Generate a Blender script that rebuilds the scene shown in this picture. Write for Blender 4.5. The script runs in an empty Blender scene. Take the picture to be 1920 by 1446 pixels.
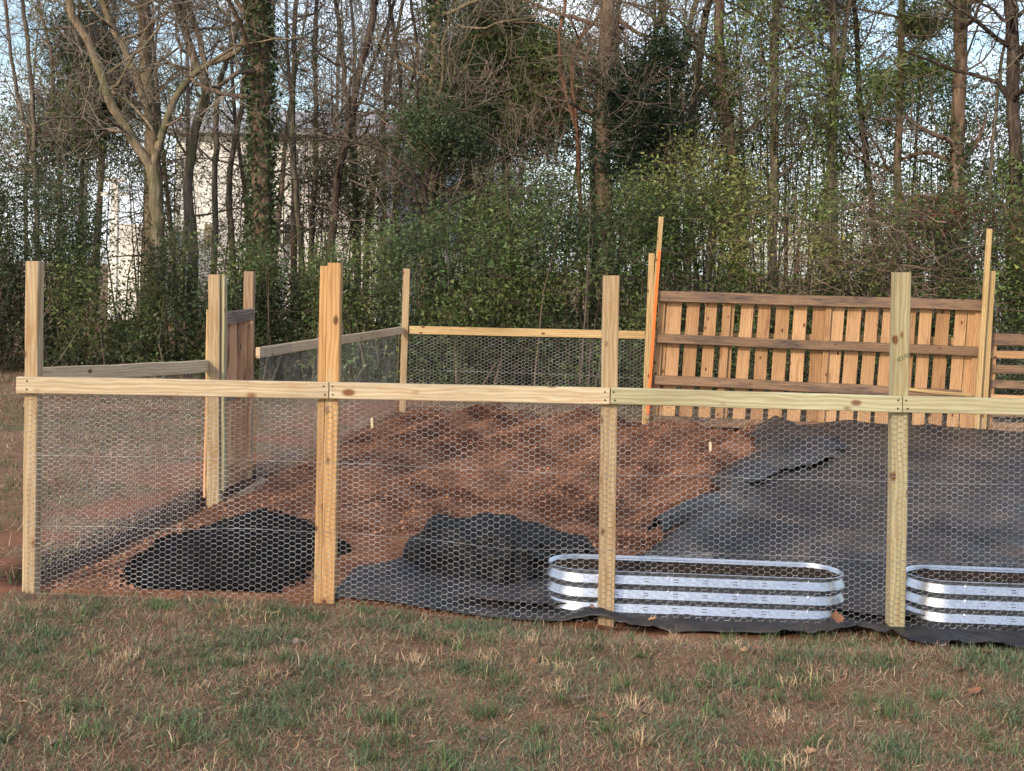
import bpy, bmesh, math, random
import numpy as np
from mathutils import Vector, Matrix

# ------------------------------------------------------------------ camera, sky, sun, exposure
SC = bpy.context.scene
COL = SC.collection
F, H, PH = 2400.0, 1.81, 215.0          # focal length (photo pixels), eye height, horizon offset
ROLL = math.radians(1.1)
CA, SA = math.cos(ROLL), math.sin(ROLL)
cam_d = bpy.data.cameras.new('camera')
cam = bpy.data.objects.new('camera', cam_d)
COL.objects.link(cam)
cam_d.sensor_fit = 'HORIZONTAL'
cam_d.sensor_width = 36.0
cam_d.lens = F / 1920 * 36
cam_d.shift_x = -SA * PH / 1920
cam_d.shift_y = -CA * PH / 1920
cam_d.clip_start = 0.1
cam_d.clip_end = 3000
cam.matrix_world = Matrix.Translation((0, 0, H)) @ Matrix.Rotation(math.radians(90), 4, 'X') @ Matrix.Rotation(ROLL, 4, 'Z')
SC.camera = cam

SUN_EL, SUN_LEFT = math.radians(23), math.radians(33)     # low sun behind the camera, to its left
to_sun = Vector((-math.sin(SUN_LEFT) * math.cos(SUN_EL), -math.cos(SUN_LEFT) * math.cos(SUN_EL), math.sin(SUN_EL)))
world = bpy.data.worlds.new('World')
SC.world = world
world.use_nodes = True
wn, wl = world.node_tree.nodes, world.node_tree.links
bg = wn['Background']
sky = wn.new('ShaderNodeTexSky')
sky.sky_type = 'NISHITA'
sky.sun_disc = False
sky.sun_elevation = SUN_EL
sky.sun_rotation = math.atan2(to_sun.x, to_sun.y)
sky.air_density = 1.0
sky.dust_density = 1.6
sky.ozone_density = 1.2
wtc = wn.new('ShaderNodeTexCoord')
wmp = wn.new('ShaderNodeMapping')
wmp.inputs['Scale'].default_value = (1.0, 1.0, 2.6)
wno = wn.new('ShaderNodeTexNoise')
wno.inputs['Scale'].default_value = 3.2
wno.inputs['Detail'].default_value = 7
wno.inputs['Roughness'].default_value = 0.58
wrm = wn.new('ShaderNodeValToRGB')
wrm.color_ramp.elements[0].position = 0.42
wrm.color_ramp.elements[1].position = 0.66
wmx = wn.new('ShaderNodeMix')
wmx.data_type = 'RGBA'
wmx.inputs[7].default_value = (7.2, 7.5, 8.2, 1)       # sunlit cloud
wl.new(wtc.outputs['Generated'], wmp.inputs['Vector'])
wl.new(wmp.outputs[0], wno.inputs['Vector'])
wl.new(wno.outputs['Fac'], wrm.inputs['Fac'])
wl.new(wrm.outputs['Color'], wmx.inputs[0])
wl.new(sky.outputs['Color'], wmx.inputs[6])
wl.new(wmx.outputs[2], bg.inputs['Color'])
bg.inputs['Strength'].default_value = 0.15

sun_d = bpy.data.lights.new('sun', 'SUN')
sun_d.energy = 2.0
sun_d.angle = math.radians(2.0)
sun_d.color = (1.0, 0.82, 0.62)
sun = bpy.data.objects.new('sun', sun_d)
COL.objects.link(sun)
sun.rotation_euler = (-to_sun).to_track_quat('-Z', 'Y').to_euler()
sun.location = to_sun * 60

SC.view_settings.view_transform = 'Standard'
SC.view_settings.look = 'None'
SC.view_settings.gamma = 1.0
SC.view_settings.use_curve_mapping = False
SC.view_settings.exposure = 0.8
SC.cycles.max_bounces = 6
SC.cycles.diffuse_bounces = 3
SC.cycles.glossy_bounces = 3
SC.cycles.transmission_bounces = 3
SC.cycles.transparent_max_bounces = 4

# ------------------------------------------------------------------ helpers
RNG = np.random.default_rng(7)
random.seed(7)


def rot_px(px, py):
    dx, dy = px - 960.0, py - 723.0
    return dx * CA + dy * SA, -dx * SA + dy * CA + PH


def at(px, py, Y):
    xr, yr = rot_px(px, py)
    return Vector((xr / F * Y, Y, H - yr / F * Y))


def gp(px, py, z=0.0):
    xr, yr = rot_px(px, py)
    Y = F * (H - z) / yr
    return Vector((xr / F * Y, Y, z))


def smooth(a, b, x):
    t = np.clip((np.asarray(x, float) - a) / (b - a), 0, 1)
    return t * t * (3 - 2 * t)


_perm = np.random.default_rng(3).random((256, 256))


def vnoise(x, y):
    x = np.asarray(x, float); y = np.asarray(y, float)
    xi, yi = np.floor(x).astype(int), np.floor(y).astype(int)
    fx, fy = x - xi, y - yi
    fx = fx * fx * (3 - 2 * fx); fy = fy * fy * (3 - 2 * fy)
    a = _perm[xi % 256, yi % 256]; b = _perm[(xi + 1) % 256, yi % 256]
    c = _perm[xi % 256, (yi + 1) % 256]; d = _perm[(xi + 1) % 256, (yi + 1) % 256]
    return (a * (1 - fx) + b * fx) * (1 - fy) + (c * (1 - fx) + d * fx) * fy


def fbm(x, y, o=4):
    s, a, t = 0, 1.0, 0
    for k in range(o):
        s = s + a * vnoise(x * 2 ** k + 17 * k, y * 2 ** k + 31 * k); t += a; a *= 0.5
    return s / t


def g(x, y):                                            # the lie of the land
    x = np.asarray(x, float)
    y = np.asarray(y, float)
    return -0.015 * np.clip(x, -9, 9) - 0.075 * smooth(12.5, 15.8, y) * smooth(0.2, 2.2, x) - 0.078 * smooth(-0.9, 0.1, x) * smooth(6.2, 6.7, y) * smooth(8.8, 7.8, y)


def tag(o, label, cat, group=None, kind=None):
    if label: o['label'] = label
    if cat: o['category'] = cat
    if group: o['group'] = group
    if kind: o['kind'] = kind
    return o


def empty(name, loc, label, cat, group=None):
    o = bpy.data.objects.new(name, None)
    o.location = loc
    o.empty_display_size = 0.2
    COL.objects.link(o)
    return tag(o, label, cat, group)


def root_loc(o):
    v = Vector((0, 0, 0))
    while o is not None:
        v += Vector(o.location); o = o.parent
    return v


def link(name, me, mat, parent=None, matrix=None):
    o = bpy.data.objects.new(name, me)
    if mat is not None and not me.materials: me.materials.append(mat)
    COL.objects.link(o)
    M = matrix if matrix is not None else Matrix.Identity(4)
    if parent is not None:
        PW = Matrix.Identity(4); p = parent
        while p is not None:
            PW = p.matrix_basis @ PW; p = p.parent
        o.parent = parent
        M = PW.inverted() @ M
    o.matrix_basis = M
    return o


def mesh_np(name, V, Q, cols=None, smooth_=False):
    """verts (n,3), faces (m,k) all with the same corner count"""
    V = np.ascontiguousarray(V, dtype=np.float32); Q = np.ascontiguousarray(Q, dtype=np.int32)
    me = bpy.data.meshes.new(name)
    k = Q.shape[1]
    me.vertices.add(len(V)); me.vertices.foreach_set('co', V.ravel())
    me.loops.add(Q.size); me.loops.foreach_set('vertex_index', Q.ravel())
    me.polygons.add(len(Q))
    me.polygons.foreach_set('loop_start', np.arange(0, Q.size, k, dtype=np.int32))
    me.polygons.foreach_set('loop_total', np.full(len(Q), k, dtype=np.int32))
    if smooth_: me.polygons.foreach_set('use_smooth', np.ones(len(Q), dtype=bool))
    if cols is not None:
        at_ = me.color_attributes.new('col', 'FLOAT_COLOR', 'POINT')
        c = np.ones((len(V), 4), np.float32); c[:, :3] = cols
        at_.data.foreach_set('color', c.ravel())
    me.update(calc_edges=True)
    return me


class Geo:
    """collects quads"""
    def __init__(s): s.v, s.q, s.c, s.n = [], [], [], 0

    def add(s, V, Q, C=None):
        s.v.append(V); s.q.append(Q + s.n); s.n += len(V)
        s.c.append(np.broadcast_to(np.asarray(C if C is not None else (1, 1, 1), float), (len(V), 3)))

    def mesh(s, name, smooth_=False, off=None):
        V = np.concatenate(s.v); Q = np.concatenate(s.q); C = np.concatenate(s.c)
        if off is not None: V = V - np.asarray(off)
        return mesh_np(name, V, Q, C, smooth_)


def frusta(P0, P1, R0, R1, n=3):
    P0, P1 = np.asarray(P0, float), np.asarray(P1, float)
    N = len(P0)
    d = P1 - P0
    d /= np.linalg.norm(d, axis=1, keepdims=True) + 1e-9
    ref = np.where(np.abs(d[:, 2:3]) > 0.8, np.array([[1., 0, 0]]), np.array([[0, 0, 1.]]))
    u = np.cross(d, ref); u /= np.linalg.norm(u, axis=1, keepdims=True) + 1e-9
    w = np.cross(d, u)
    a = np.arange(n) * 2 * math.pi / n
    ring = u[:, None, :] * np.cos(a)[None, :, None] + w[:, None, :] * np.sin(a)[None, :, None]
    A = P0[:, None, :] + ring * np.reshape(R0, (-1, 1, 1))
    B = P1[:, None, :] + ring * np.reshape(R1, (-1, 1, 1))
    V = np.concatenate([A, B], 1).reshape(-1, 3)
    i = np.arange(n); j = (i + 1) % n
    q = np.stack([i, j, j + n, i + n], 1)
    Q = (q[None] + (np.arange(N) * 2 * n)[:, None, None]).reshape(-1, 4)
    return V, Q


def sweep(path, radii, n=10, bump=0.0, rng=RNG, cap=False):
    path = np.asarray(path, float); m = len(path)
    t = np.gradient(path, axis=0); t /= np.linalg.norm(t, axis=1, keepdims=True) + 1e-9
    ref = np.array([0.13, 1.0, 0.05])
    u = np.cross(t, ref); u /= np.linalg.norm(u, axis=1, keepdims=True) + 1e-9
    w = np.cross(t, u)
    a = np.arange(n) * 2 * math.pi / n
    r = np.asarray(radii)[:, None] * (1 + bump * (rng.random((m, n)) - 0.5) * 2)
    V = path[:, None, :] + (u[:, None, :] * np.cos(a)[None, :, None] + w[:, None, :] * np.sin(a)[None, :, None]) * r[:, :, None]
    i = np.arange(n); j = (i + 1) % n
    Q = np.concatenate([np.stack([i + k * n, j + k * n, j + (k + 1) * n, i + (k + 1) * n], 1) for k in range(m - 1)])
    return V.reshape(-1, 3), Q


def rhombi(P, L, W, rng, flat=0.0):
    """small pointed leaf faces at P"""
    N = len(P)
    a = rng.normal(size=(N, 3)); a[:, 2] *= (1 - flat); a /= np.linalg.norm(a, axis=1, keepdims=True)
    b = rng.normal(size=(N, 3)); b[:, 2] *= (1 - flat)
    b -= a * np.sum(a * b, 1, keepdims=True); b /= np.linalg.norm(b, axis=1, keepdims=True)
    L = np.reshape(L, (-1, 1)); W = np.reshape(W, (-1, 1))
    V = np.stack([P - a * L / 2 + b * W / 2, P + a * L / 2, P - a * L / 2 - b * W / 2], 1).reshape(-1, 3)
    Q = np.arange(3 * N).reshape(-1, 3)
    return V, Q


def vary(col, N, rng, amt=0.3, hue=0.08):
    c = np.asarray(col, float)[None] * (1 + amt * (rng.random((N, 1)) * 2 - 1))
    return np.clip(c * (1 + hue * (rng.random((N, 3)) * 2 - 1)), 0, 1)


# ------------------------------------------------------------------ materials
def new_mat(name, rough=0.7, metallic=0.0):
    m = bpy.data.materials.new(name); m.use_nodes = True
    nt = m.node_tree
    b = nt.nodes['Principled BSDF']
    b.inputs['Roughness'].default_value = rough
    b.inputs['Metallic'].default_value = metallic
    return m, nt.nodes, nt.links, b


def ramp(nodes, stops):
    r = nodes.new('ShaderNodeValToRGB')
    el = r.color_ramp.elements
    while len(el) > 1: el.remove(el[-1])
    el[0].position = stops[0][0]; el[0].color = (*stops[0][1], 1)
    for p, c in stops[1:]:
        e = el.new(p); e.color = (*c, 1)
    return r


def noise(nodes, links, vec, scale, detail=4, rough=0.55, dist=0.0):
    n = nodes.new('ShaderNodeTexNoise')
    n.inputs['Scale'].default_value = scale; n.inputs['Detail'].default_value = detail
    n.inputs['Roughness'].default_value = rough; n.inputs['Distortion'].default_value = dist
    if vec is not None: links.new(vec, n.inputs['Vector'])
    return n


def mixrgb(nodes, links, fac, a, b, mode='MIX'):
    m = nodes.new('ShaderNodeMix'); m.data_type = 'RGBA'; m.blend_type = mode
    for s, v in ((0, fac), (6, a), (7, b)):
        if hasattr(v, 'links') or hasattr(v, 'is_linked'): links.new(v, m.inputs[s])
        elif s == 0: m.inputs[0].default_value = v
        else: m.inputs[s].default_value = (*v, 1)
    return m.outputs[2]


def bump(nodes, links, b, height, strength=0.4, dist=0.01):
    n = nodes.new('ShaderNodeBump')
    n.inputs['Strength'].default_value = strength; n.inputs['Distance'].default_value = dist
    links.new(height, n.inputs['Height']); links.new(n.outputs[0], b.inputs['Normal'])


def mapped(nodes, links, scale, rnd=True):
    tc = nodes.new('ShaderNodeTexCoord')
    v = tc.outputs['Object']
    if rnd:
        oi = nodes.new('ShaderNodeObjectInfo')
        mu = nodes.new('ShaderNodeMath'); mu.operation = 'MULTIPLY'; mu.inputs[1].default_value = 53.0
        links.new(oi.outputs['Random'], mu.inputs[0])
        ad = nodes.new('ShaderNodeVectorMath'); ad.operation = 'ADD'
        links.new(v, ad.inputs[0]); links.new(mu.outputs[0], ad.inputs[1]); v = ad.outputs[0]
    mp = nodes.new('ShaderNodeMapping'); mp.inputs['Scale'].default_value = scale
    links.new(v, mp.inputs['Vector'])
    return mp.outputs[0], v


def wood(name, light, dark, knot=(0.12, 0.05, 0.02), knots=0.16, stain=None, stain_amt=0.0, rough=0.75, var=0.18):
    """sawn timber, grain along local X"""
    m, n, l, b = new_mat(name, rough)
    v, raw = mapped(n, l, (0.16, 1.0, 1.0))
    w = n.new('ShaderNodeTexWave'); w.wave_type = 'BANDS'; w.bands_direction = 'Z'
    w.inputs['Scale'].default_value = 13; w.inputs['Distortion'].default_value = 9
    w.inputs['Detail'].default_value = 2.5; w.inputs['Detail Scale'].default_value = 1.3
    l.new(v, w.inputs['Vector'])
    r1 = ramp(n, [(0.25, (0, 0, 0)), (0.8, (1, 1, 1))]); l.new(w.outputs['Fac'], r1.inputs[0])
    base = mixrgb(n, l, r1.outputs[0], dark, light)
    v2, _ = mapped(n, l, (1.4, 60, 60))
    fine = noise(n, l, v2, 1.0, 4, 0.6)
    rf = ramp(n, [(0.3, (0.72, 0.70, 0.68)), (0.65, (1.05, 1.05, 1.05))]); l.new(fine.outputs['Fac'], rf.inputs[0])
    base = mixrgb(n, l, 0.75, base, rf.outputs[0], 'MULTIPLY')
    v3, _ = mapped(n, l, (3.2, 9.5, 9.5))
    big = noise(n, l, v3, 0.35, 3)
    rb = ramp(n, [(0.3, (0.78, 0.75, 0.72)), (0.7, (1.08, 1.08, 1.08))]); l.new(big.outputs['Fac'], rb.inputs[0])
    base = mixrgb(n, l, 0.8, base, rb.outputs[0], 'MULTIPLY')
    vk, _ = mapped(n, l, (4.6, 2.0, 8.5))
    vo = n.new('ShaderNodeTexVoronoi'); vo.inputs['Scale'].default_value = 1.0; l.new(vk, vo.inputs['Vector'])
    rk = ramp(n, [(knots * 0.5, (1, 1, 1)), (knots * 0.95, (0, 0, 0))]); l.new(vo.outputs['Distance'], rk.inputs[0])
    base = mixrgb(n, l, rk.outputs[0], base, knot)
    if stain is not None:
        vs, _ = mapped(n, l, (2.2, 11, 11))
        st = noise(n, l, vs, 1.0, 5, 0.65)
        rs = ramp(n, [(0.62 - 0.3 * stain_amt, (0, 0, 0)), (0.80 - 0.2 * stain_amt, (1, 1, 1))]); l.new(st.outputs['Fac'], rs.inputs[0])
        base = mixrgb(n, l, rs.outputs[0], base, stain)
    oi = n.new('ShaderNodeObjectInfo')
    rv = ramp(n, [(0, (1 - var, 1 - var * 1.2, 1 - var * 1.4)), (1, (1 + var * .5, 1 + var * .5, 1 + var * .5))]); l.new(oi.outputs['Random'], rv.inputs[0])
    base = mixrgb(n, l, 1.0, base, rv.outputs[0], 'MULTIPLY')
    l.new(base, b.inputs['Base Color'])
    b.inputs['Specular IOR Level'].default_value = 0.25
    bump(n, l, b, fine.outputs['Fac'], 0.35, 0.004)
    return m


W_CREAM = wood('fresh_sawn_pine', (0.52, 0.445, 0.315), (0.435, 0.345, 0.22), knot=(0.16, 0.07, 0.03), knots=0.22, stain=(0.33, 0.19, 0.10), stain_amt=0.12, var=0.05)
W_GREEN = wood('green_treated_pine', (0.42, 0.41, 0.27), (0.345, 0.32, 0.195), knot=(0.16, 0.09, 0.05), knots=0.18, var=0.05)
W_TAN = wood('tan_post_pine', (0.43, 0.335, 0.21), (0.345, 0.255, 0.15), stain=(0.26, 0.15, 0.06), stain_amt=0.3, var=0.06)
W_OLIVE = wood('olive_post_pine', (0.39, 0.37, 0.235), (0.325, 0.275, 0.155), stain=(0.30, 0.18, 0.08), stain_amt=0.25, var=0.05)
W_ORANGE = wood('amber_post_pine', (0.50, 0.315, 0.145), (0.41, 0.235, 0.10), stain=(0.40, 0.31, 0.17), stain_amt=0.2, var=0.06)
W_RAIL2 = wood('pale_back_pine', (0.50, 0.37, 0.19), (0.38, 0.26, 0.12), var=0.08)
W_GREY = wood('greyed_side_pine', (0.60, 0.48, 0.33), (0.50, 0.38, 0.25), var=0.05)
W_PICK = wood('warm_picket_cedar', (0.50, 0.32, 0.175), (0.40, 0.24, 0.125), knot=(0.09, 0.035, 0.015), stain=(0.20, 0.10, 0.05), stain_amt=0.2, var=0.3)
W_DARK = wood('weathered_skid_oak', (0.27, 0.18, 0.115), (0.19, 0.12, 0.078), stain=(0.06, 0.052, 0.05), stain_amt=0.55, var=0.2)
W_GATE = wood('brown_gate_boards', (0.58, 0.35, 0.20), (0.46, 0.26, 0.145), knot=(0.05, 0.015, 0.01), stain=(0.09, 0.03, 0.018), stain_amt=0.3, var=0.2)
W_POST2 = wood('dull_brown_post', (0.34, 0.245, 0.165), (0.27, 0.185, 0.12), var=0.05)
W_GATEGREY = wood('grey_gate_board', (0.30, 0.24, 0.20), (0.19, 0.15, 0.125), stain=(0.10, 0.085, 0.075), stain_amt=0.6)


def simple(name, col, rough=0.6, metallic=0.0, spec=0.5):
    m, n, l, b = new_mat(name, rough, metallic)
    v, _ = mapped(n, l, (1, 1, 1))
    no = noise(n, l, v, 14, 4)
    r = ramp(n, [(0.3, tuple(c * 0.8 for c in col)), (0.7, tuple(min(1, c * 1.1) for c in col))]); l.new(no.outputs['Fac'], r.inputs[0])
    l.new(r.outputs[0], b.inputs['Base Color'])
    b.inputs['Specular IOR Level'].default_value = spec
    return m


def m_wire():
    m, n, l, b = new_mat('galvanised_wire', 0.45, 0.6)
    v, _ = mapped(n, l, (1, 1, 1))
    a = noise(n, l, v, 4.5, 5, 0.7)
    r = ramp(n, [(0.34, (0.20, 0.195, 0.19)), (0.5, (0.40, 0.395, 0.39)), (0.68, (0.66, 0.66, 0.66))]); l.new(a.outputs['Fac'], r.inputs[0])
    l.new(r.outputs[0], b.inputs['Base Color'])
    return m


M_WIRE = m_wire()
M_NAIL = simple('dark_nail_steel', (0.03, 0.028, 0.026), 0.5, 0.3)
M_ORANGE = simple('orange_marking_paint', (0.75, 0.15, 0.02), 0.6)
M_INK = simple('green_stamp_ink', (0.03, 0.07, 0.02), 0.8)
M_TAGW = simple('pale_marker_wood', (0.62, 0.52, 0.33), 0.7)


def m_metal():
    m, n, l, b = new_mat('galvanised_sheet', 0.27, 1.0)
    v, _ = mapped(n, l, (1, 1, 1))
    vo = n.new('ShaderNodeTexVoronoi'); vo.inputs['Scale'].default_value = 55; l.new(v, vo.inputs['Vector'])
    r = ramp(n, [(0, (0.44, 0.475, 0.53)), (1, (0.56, 0.595, 0.65))]); l.new(vo.outputs['Color'], r.inputs[0])
    l.new(r.outputs[0], b.inputs['Base Color'])
    r2 = ramp(n, [(0, (0.28,) * 3), (1, (0.40,) * 3)]); l.new(noise(n, l, v, 6, 4).outputs['Fac'], r2.inputs[0])
    l.new(r2.outputs[0], b.inputs['Roughness'])
    return m


M_METAL = m_metal()


def attr_mat(name, rough=0.6, trans=0.25, spec=0.3):
    m, n, l, b = new_mat(name, rough)
    a = n.new('ShaderNodeAttribute'); a.attribute_name = 'col'
    l.new(a.outputs['Color'], b.inputs['Base Color'])
    b.inputs['Specular IOR Level'].default_value = spec
    if trans > 0:
        t = n.new('ShaderNodeBsdfTranslucent'); l.new(a.outputs['Color'], t.inputs['Color'])
        mx = n.new('ShaderNodeMixShader'); mx.inputs[0].default_value = trans
        l.new(b.outputs[0], mx.inputs[1]); l.new(t.outputs[0], mx.inputs[2])
        l.new(mx.outputs[0], n['Material Output'].inputs['Surface'])
    return m


M_LEAF = attr_mat('foliage', 0.5, 0.35, 0.35)
M_GRASS = attr_mat('grass_blades', 0.7, 0.2, 0.15)
M_TWIG = attr_mat('twig_bark', 0.85, 0.0, 0.1)
M_CLOD = attr_mat('soil_crumb', 0.95, 0.0, 0.05)


def bark(name, c1, c2, moss=None):
    m, n, l, b = new_mat(name, 0.9)
    v, raw = mapped(n, l, (9, 9, 1.6))
    a = noise(n, l, v, 1.6, 6, 0.65)
    r = ramp(n, [(0.32, tuple(c * 0.55 for c in c1)), (0.5, c1), (0.68, c2)]); l.new(a.outputs['Fac'], r.inputs[0])
    base = r.outputs[0]
    if moss:
        v2, _ = mapped(n, l, (1.2, 1.2, 0.7))
        s = noise(n, l, v2, 1.7, 5)
        rs = ramp(n, [(0.5, (0, 0, 0)), (0.68, (1, 1, 1))]); l.new(s.outputs['Fac'], rs.inputs[0])
        base = mixrgb(n, l, rs.outputs[0], base, moss)
    l.new(base, b.inputs['Base Color'])
    b.inputs['Specular IOR Level'].default_value = 0.1
    bump(n, l, b, a.outputs['Fac'], 1.0, 0.05)
    return m


B_TAN = bark('tan_smooth_bark', (0.20, 0.155, 0.105), (0.33, 0.27, 0.19), (0.12, 0.12, 0.06))
B_PINE = bark('pine_bark', (0.13, 0.09, 0.065), (0.24, 0.175, 0.13))
B_GREY = bark('grey_brown_bark', (0.12, 0.10, 0.08), (0.22, 0.19, 0.15), (0.085, 0.095, 0.045))
B_DARK = bark('dark_bark', (0.055, 0.042, 0.035), (0.12, 0.095, 0.075))


def m_ground():
    m, n, l, b = new_mat('lawn_ground', 0.95)
    tc = n.new('ShaderNodeTexCoord'); v = tc.outputs['Object']
    a = noise(n, l, v, 1.3, 6, 0.6)
    r = ramp(n, [(0.3, (0.155, 0.090, 0.062)), (0.48, (0.22, 0.145, 0.098)), (0.6, (0.20, 0.15, 0.098)), (0.75, (0.125, 0.13, 0.07))])
    l.new(a.outputs['Fac'], r.inputs[0])
    f = noise(n, l, v, 55, 5, 0.7)
    rf = ramp(n, [(0.3, (0.45, 0.42, 0.4)), (0.7, (1.35, 1.3, 1.2))]); l.new(f.outputs['Fac'], rf.inputs[0])
    base = mixrgb(n, l, 1.0, r.outputs[0], rf.outputs[0], 'MULTIPLY')
    c = noise(n, l, v, 0.75, 5, 0.6)
    rc = ramp(n, [(0.56, (0, 0, 0)), (0.66, (1, 1, 1))]); l.new(c.outputs['Fac'], rc.inputs[0])
    base = mixrgb(n, l, rc.outputs[0], base, (0.15, 0.065, 0.035))
    at_ = n.new('ShaderNodeAttribute'); at_.attribute_name = 'col'      # red channel: bare clay where the turf is worn off
    sep = n.new('ShaderNodeSeparateColor'); l.new(at_.outputs['Color'], sep.inputs[0])
    clay = mixrgb(n, l, f.outputs['Fac'], (0.15, 0.06, 0.035), (0.31, 0.15, 0.09))
    base = mixrgb(n, l, sep.outputs[0], base, clay)
    base = mixrgb(n, l, sep.outputs[1], base, (0.035, 0.02, 0.015))   # dark dug soil in the ditch, with the trench shadow painted in
    l.new(base, b.inputs['Base Color'])
    b.inputs['Specular IOR Level'].default_value = 0.05
    bump(n, l, b, f.outputs['Fac'], 0.6, 0.02)
    return m


def m_soil():
    m, n, l, b = new_mat('tilled_red_clay', 0.95)
    tc = n.new('ShaderNodeTexCoord'); v = tc.outputs['Object']
    a = noise(n, l, v, 1.1, 6, 0.62)
    r = ramp(n, [(0.33, (0.175, 0.076, 0.047)), (0.5, (0.25, 0.115, 0.068)), (0.68, (0.35, 0.175, 0.105))])
    l.new(a.outputs['Fac'], r.inputs[0])
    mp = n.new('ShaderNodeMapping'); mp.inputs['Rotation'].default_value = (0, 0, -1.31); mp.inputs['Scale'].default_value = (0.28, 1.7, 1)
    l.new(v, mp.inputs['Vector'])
    dn = noise(n, l, mp.outputs[0], 0.9, 4, 0.55)                # dark streaks along the furrows: tree-shadow bands painted into the soil colour
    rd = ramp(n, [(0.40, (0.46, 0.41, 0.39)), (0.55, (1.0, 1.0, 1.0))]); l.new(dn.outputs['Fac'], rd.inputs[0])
    f = noise(n, l, v, 38, 6, 0.7)
    rf = ramp(n, [(0.3, (0.5, 0.48, 0.46)), (0.7, (1.3, 1.28, 1.25))]); l.new(f.outputs['Fac'], rf.inputs[0])
    base = mixrgb(n, l, 1.0, r.outputs[0], rf.outputs[0], 'MULTIPLY')
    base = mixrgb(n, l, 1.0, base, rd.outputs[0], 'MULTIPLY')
    l.new(base, b.inputs['Base Color'])
    b.inputs['Specular IOR Level'].default_value = 0.05
    bump(n, l, b, f.outputs['Fac'], 1.0, 0.035)
    return m


def m_fabric():
    m, n, l, b = new_mat('black_woven_fabric', 0.5)
    tc = n.new('ShaderNodeTexCoord'); v = tc.outputs['Object']
    a = noise(n, l, v, 1.5, 6, 0.65)
    r = ramp(n, [(0.42, (0.013, 0.014, 0.018)), (0.56, (0.034, 0.030, 0.029)), (0.72, (0.095, 0.066, 0.05))])
    l.new(a.outputs['Fac'], r.inputs[0])
    f = noise(n, l, v, 90, 3, 0.6)
    rf = ramp(n, [(0.3, (0.75,) * 3), (0.7, (1.2,) * 3)]); l.new(f.outputs['Fac'], rf.inputs[0])
    l.new(mixrgb(n, l, 1.0, r.outputs[0], rf.outputs[0], 'MULTIPLY'), b.inputs['Base Color'])
    w = noise(n, l, v, 7, 5, 0.6)
    bump(n, l, b, w.outputs['Fac'], 0.35, 0.03)
    b.inputs['Specular IOR Level'].default_value = 0.32
    return m


def m_black(name, col, rough, spec, scale=60, dist=0.02):
    m, n, l, b = new_mat(name, rough)
    tc = n.new('ShaderNodeTexCoord'); v = tc.outputs['Object']
    f = noise(n, l, v, scale, 5, 0.65)
    r = ramp(n, [(0.3, tuple(c * 0.5 for c in col)), (0.7, tuple(c * 1.5 for c in col))]); l.new(f.outputs['Fac'], r.inputs[0])
    l.new(r.outputs[0], b.inputs['Base Color'])
    b.inputs['Specular IOR Level'].default_value = spec
    bump(n, l, b, f.outputs['Fac'], 0.6, dist)
    return m


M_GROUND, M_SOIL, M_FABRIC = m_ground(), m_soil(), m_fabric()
M_COMPOST = m_black('black_compost', (0.007, 0.007, 0.008), 0.95, 0.08)
M_HEAP = m_black('clean_black_fabric', (0.0045, 0.005, 0.0068), 0.6, 0.2, 5, 0.01)
M_BEDSOIL = m_black('dark_potting_soil', (0.028, 0.018, 0.013), 0.95, 0.1)

# ------------------------------------------------------------------ site layout (metres)
YF, YB = 6.90, 16.2                       # front and back netting planes
SX0, SX1 = -2.60, -1.40                   # side fence: x at the front corner and at the back corner


def side_x(y):
    return SX0 + (SX1 - SX0) * (np.asarray(y, float) - YF) / (YB - YF)


def fab_left(y):                          # left edge of the big fabric sheet
    ys = [6.5, 7.75, 8.2, 8.9, 9.8, 10.6, 11.4, 12.6, 14.0, 15.7, 17]
    xs = [-1.0, 0.45, 0.90, 1.25, 1.75, 1.80, 2.05, 2.55, 2.75, 3.15, 3.3]
    return np.interp(y, ys, xs)


def soil_z(x, y):
    x, y = np.asarray(x, float), np.asarray(y, float)
    bare = 1 - smooth(-0.25, 0.1, x - fab_left(y))
    k = x - 0.26 * y
    ph = k * 5.6 + 2.6 * fbm(x * 0.5, y * 0.35, 2)
    ridge = (0.070 * np.sin(ph + 0.45 * np.sin(ph)) + 0.028 * np.sin(k * 17 + 5 * fbm(x, y * 0.5, 2))) * smooth(8.3, 9.8, y)
    lump = 0.10 * (fbm(x * 1.7, y * 1.7, 3) - 0.5) + 0.05 * (fbm(x * 6, y * 6, 3) - 0.5)
    bank = 0.0 * np.exp(-((x - side_x(y) - 0.25) / 0.18) ** 2)
    rise = 0.03 * smooth(8, 12, y) * smooth(15.9, 14.5, y)
    calm = 0.25 + 0.75 * smooth(0.1, 0.9, x - side_x(y))
    return g(x, y) + 0.004 + bare * (ridge * calm + lump * calm + bank + (rise + 0.02) * calm) * smooth(6.95, 7.5, y)


def clay_amount(x, y):
    x, y = np.asarray(x, float), np.asarray(y, float)
    n1 = fbm(x * 1.6 + 5, y * 2.2 + 9, 4)
    front = smooth(6.58, 6.76, y + 0.8 * (n1 - 0.5) - 0.16 * smooth(-1.4, -2.4, x)) * (1 - smooth(7.0, 7.4, y))
    left = np.exp(-((x - side_x(y) + 0.5) / 0.55) ** 2) * smooth(6.6, 7.2, y) * smooth(0.38, 0.56, n1)
    return np.clip(np.maximum(front, left), 0, 1)


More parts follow.
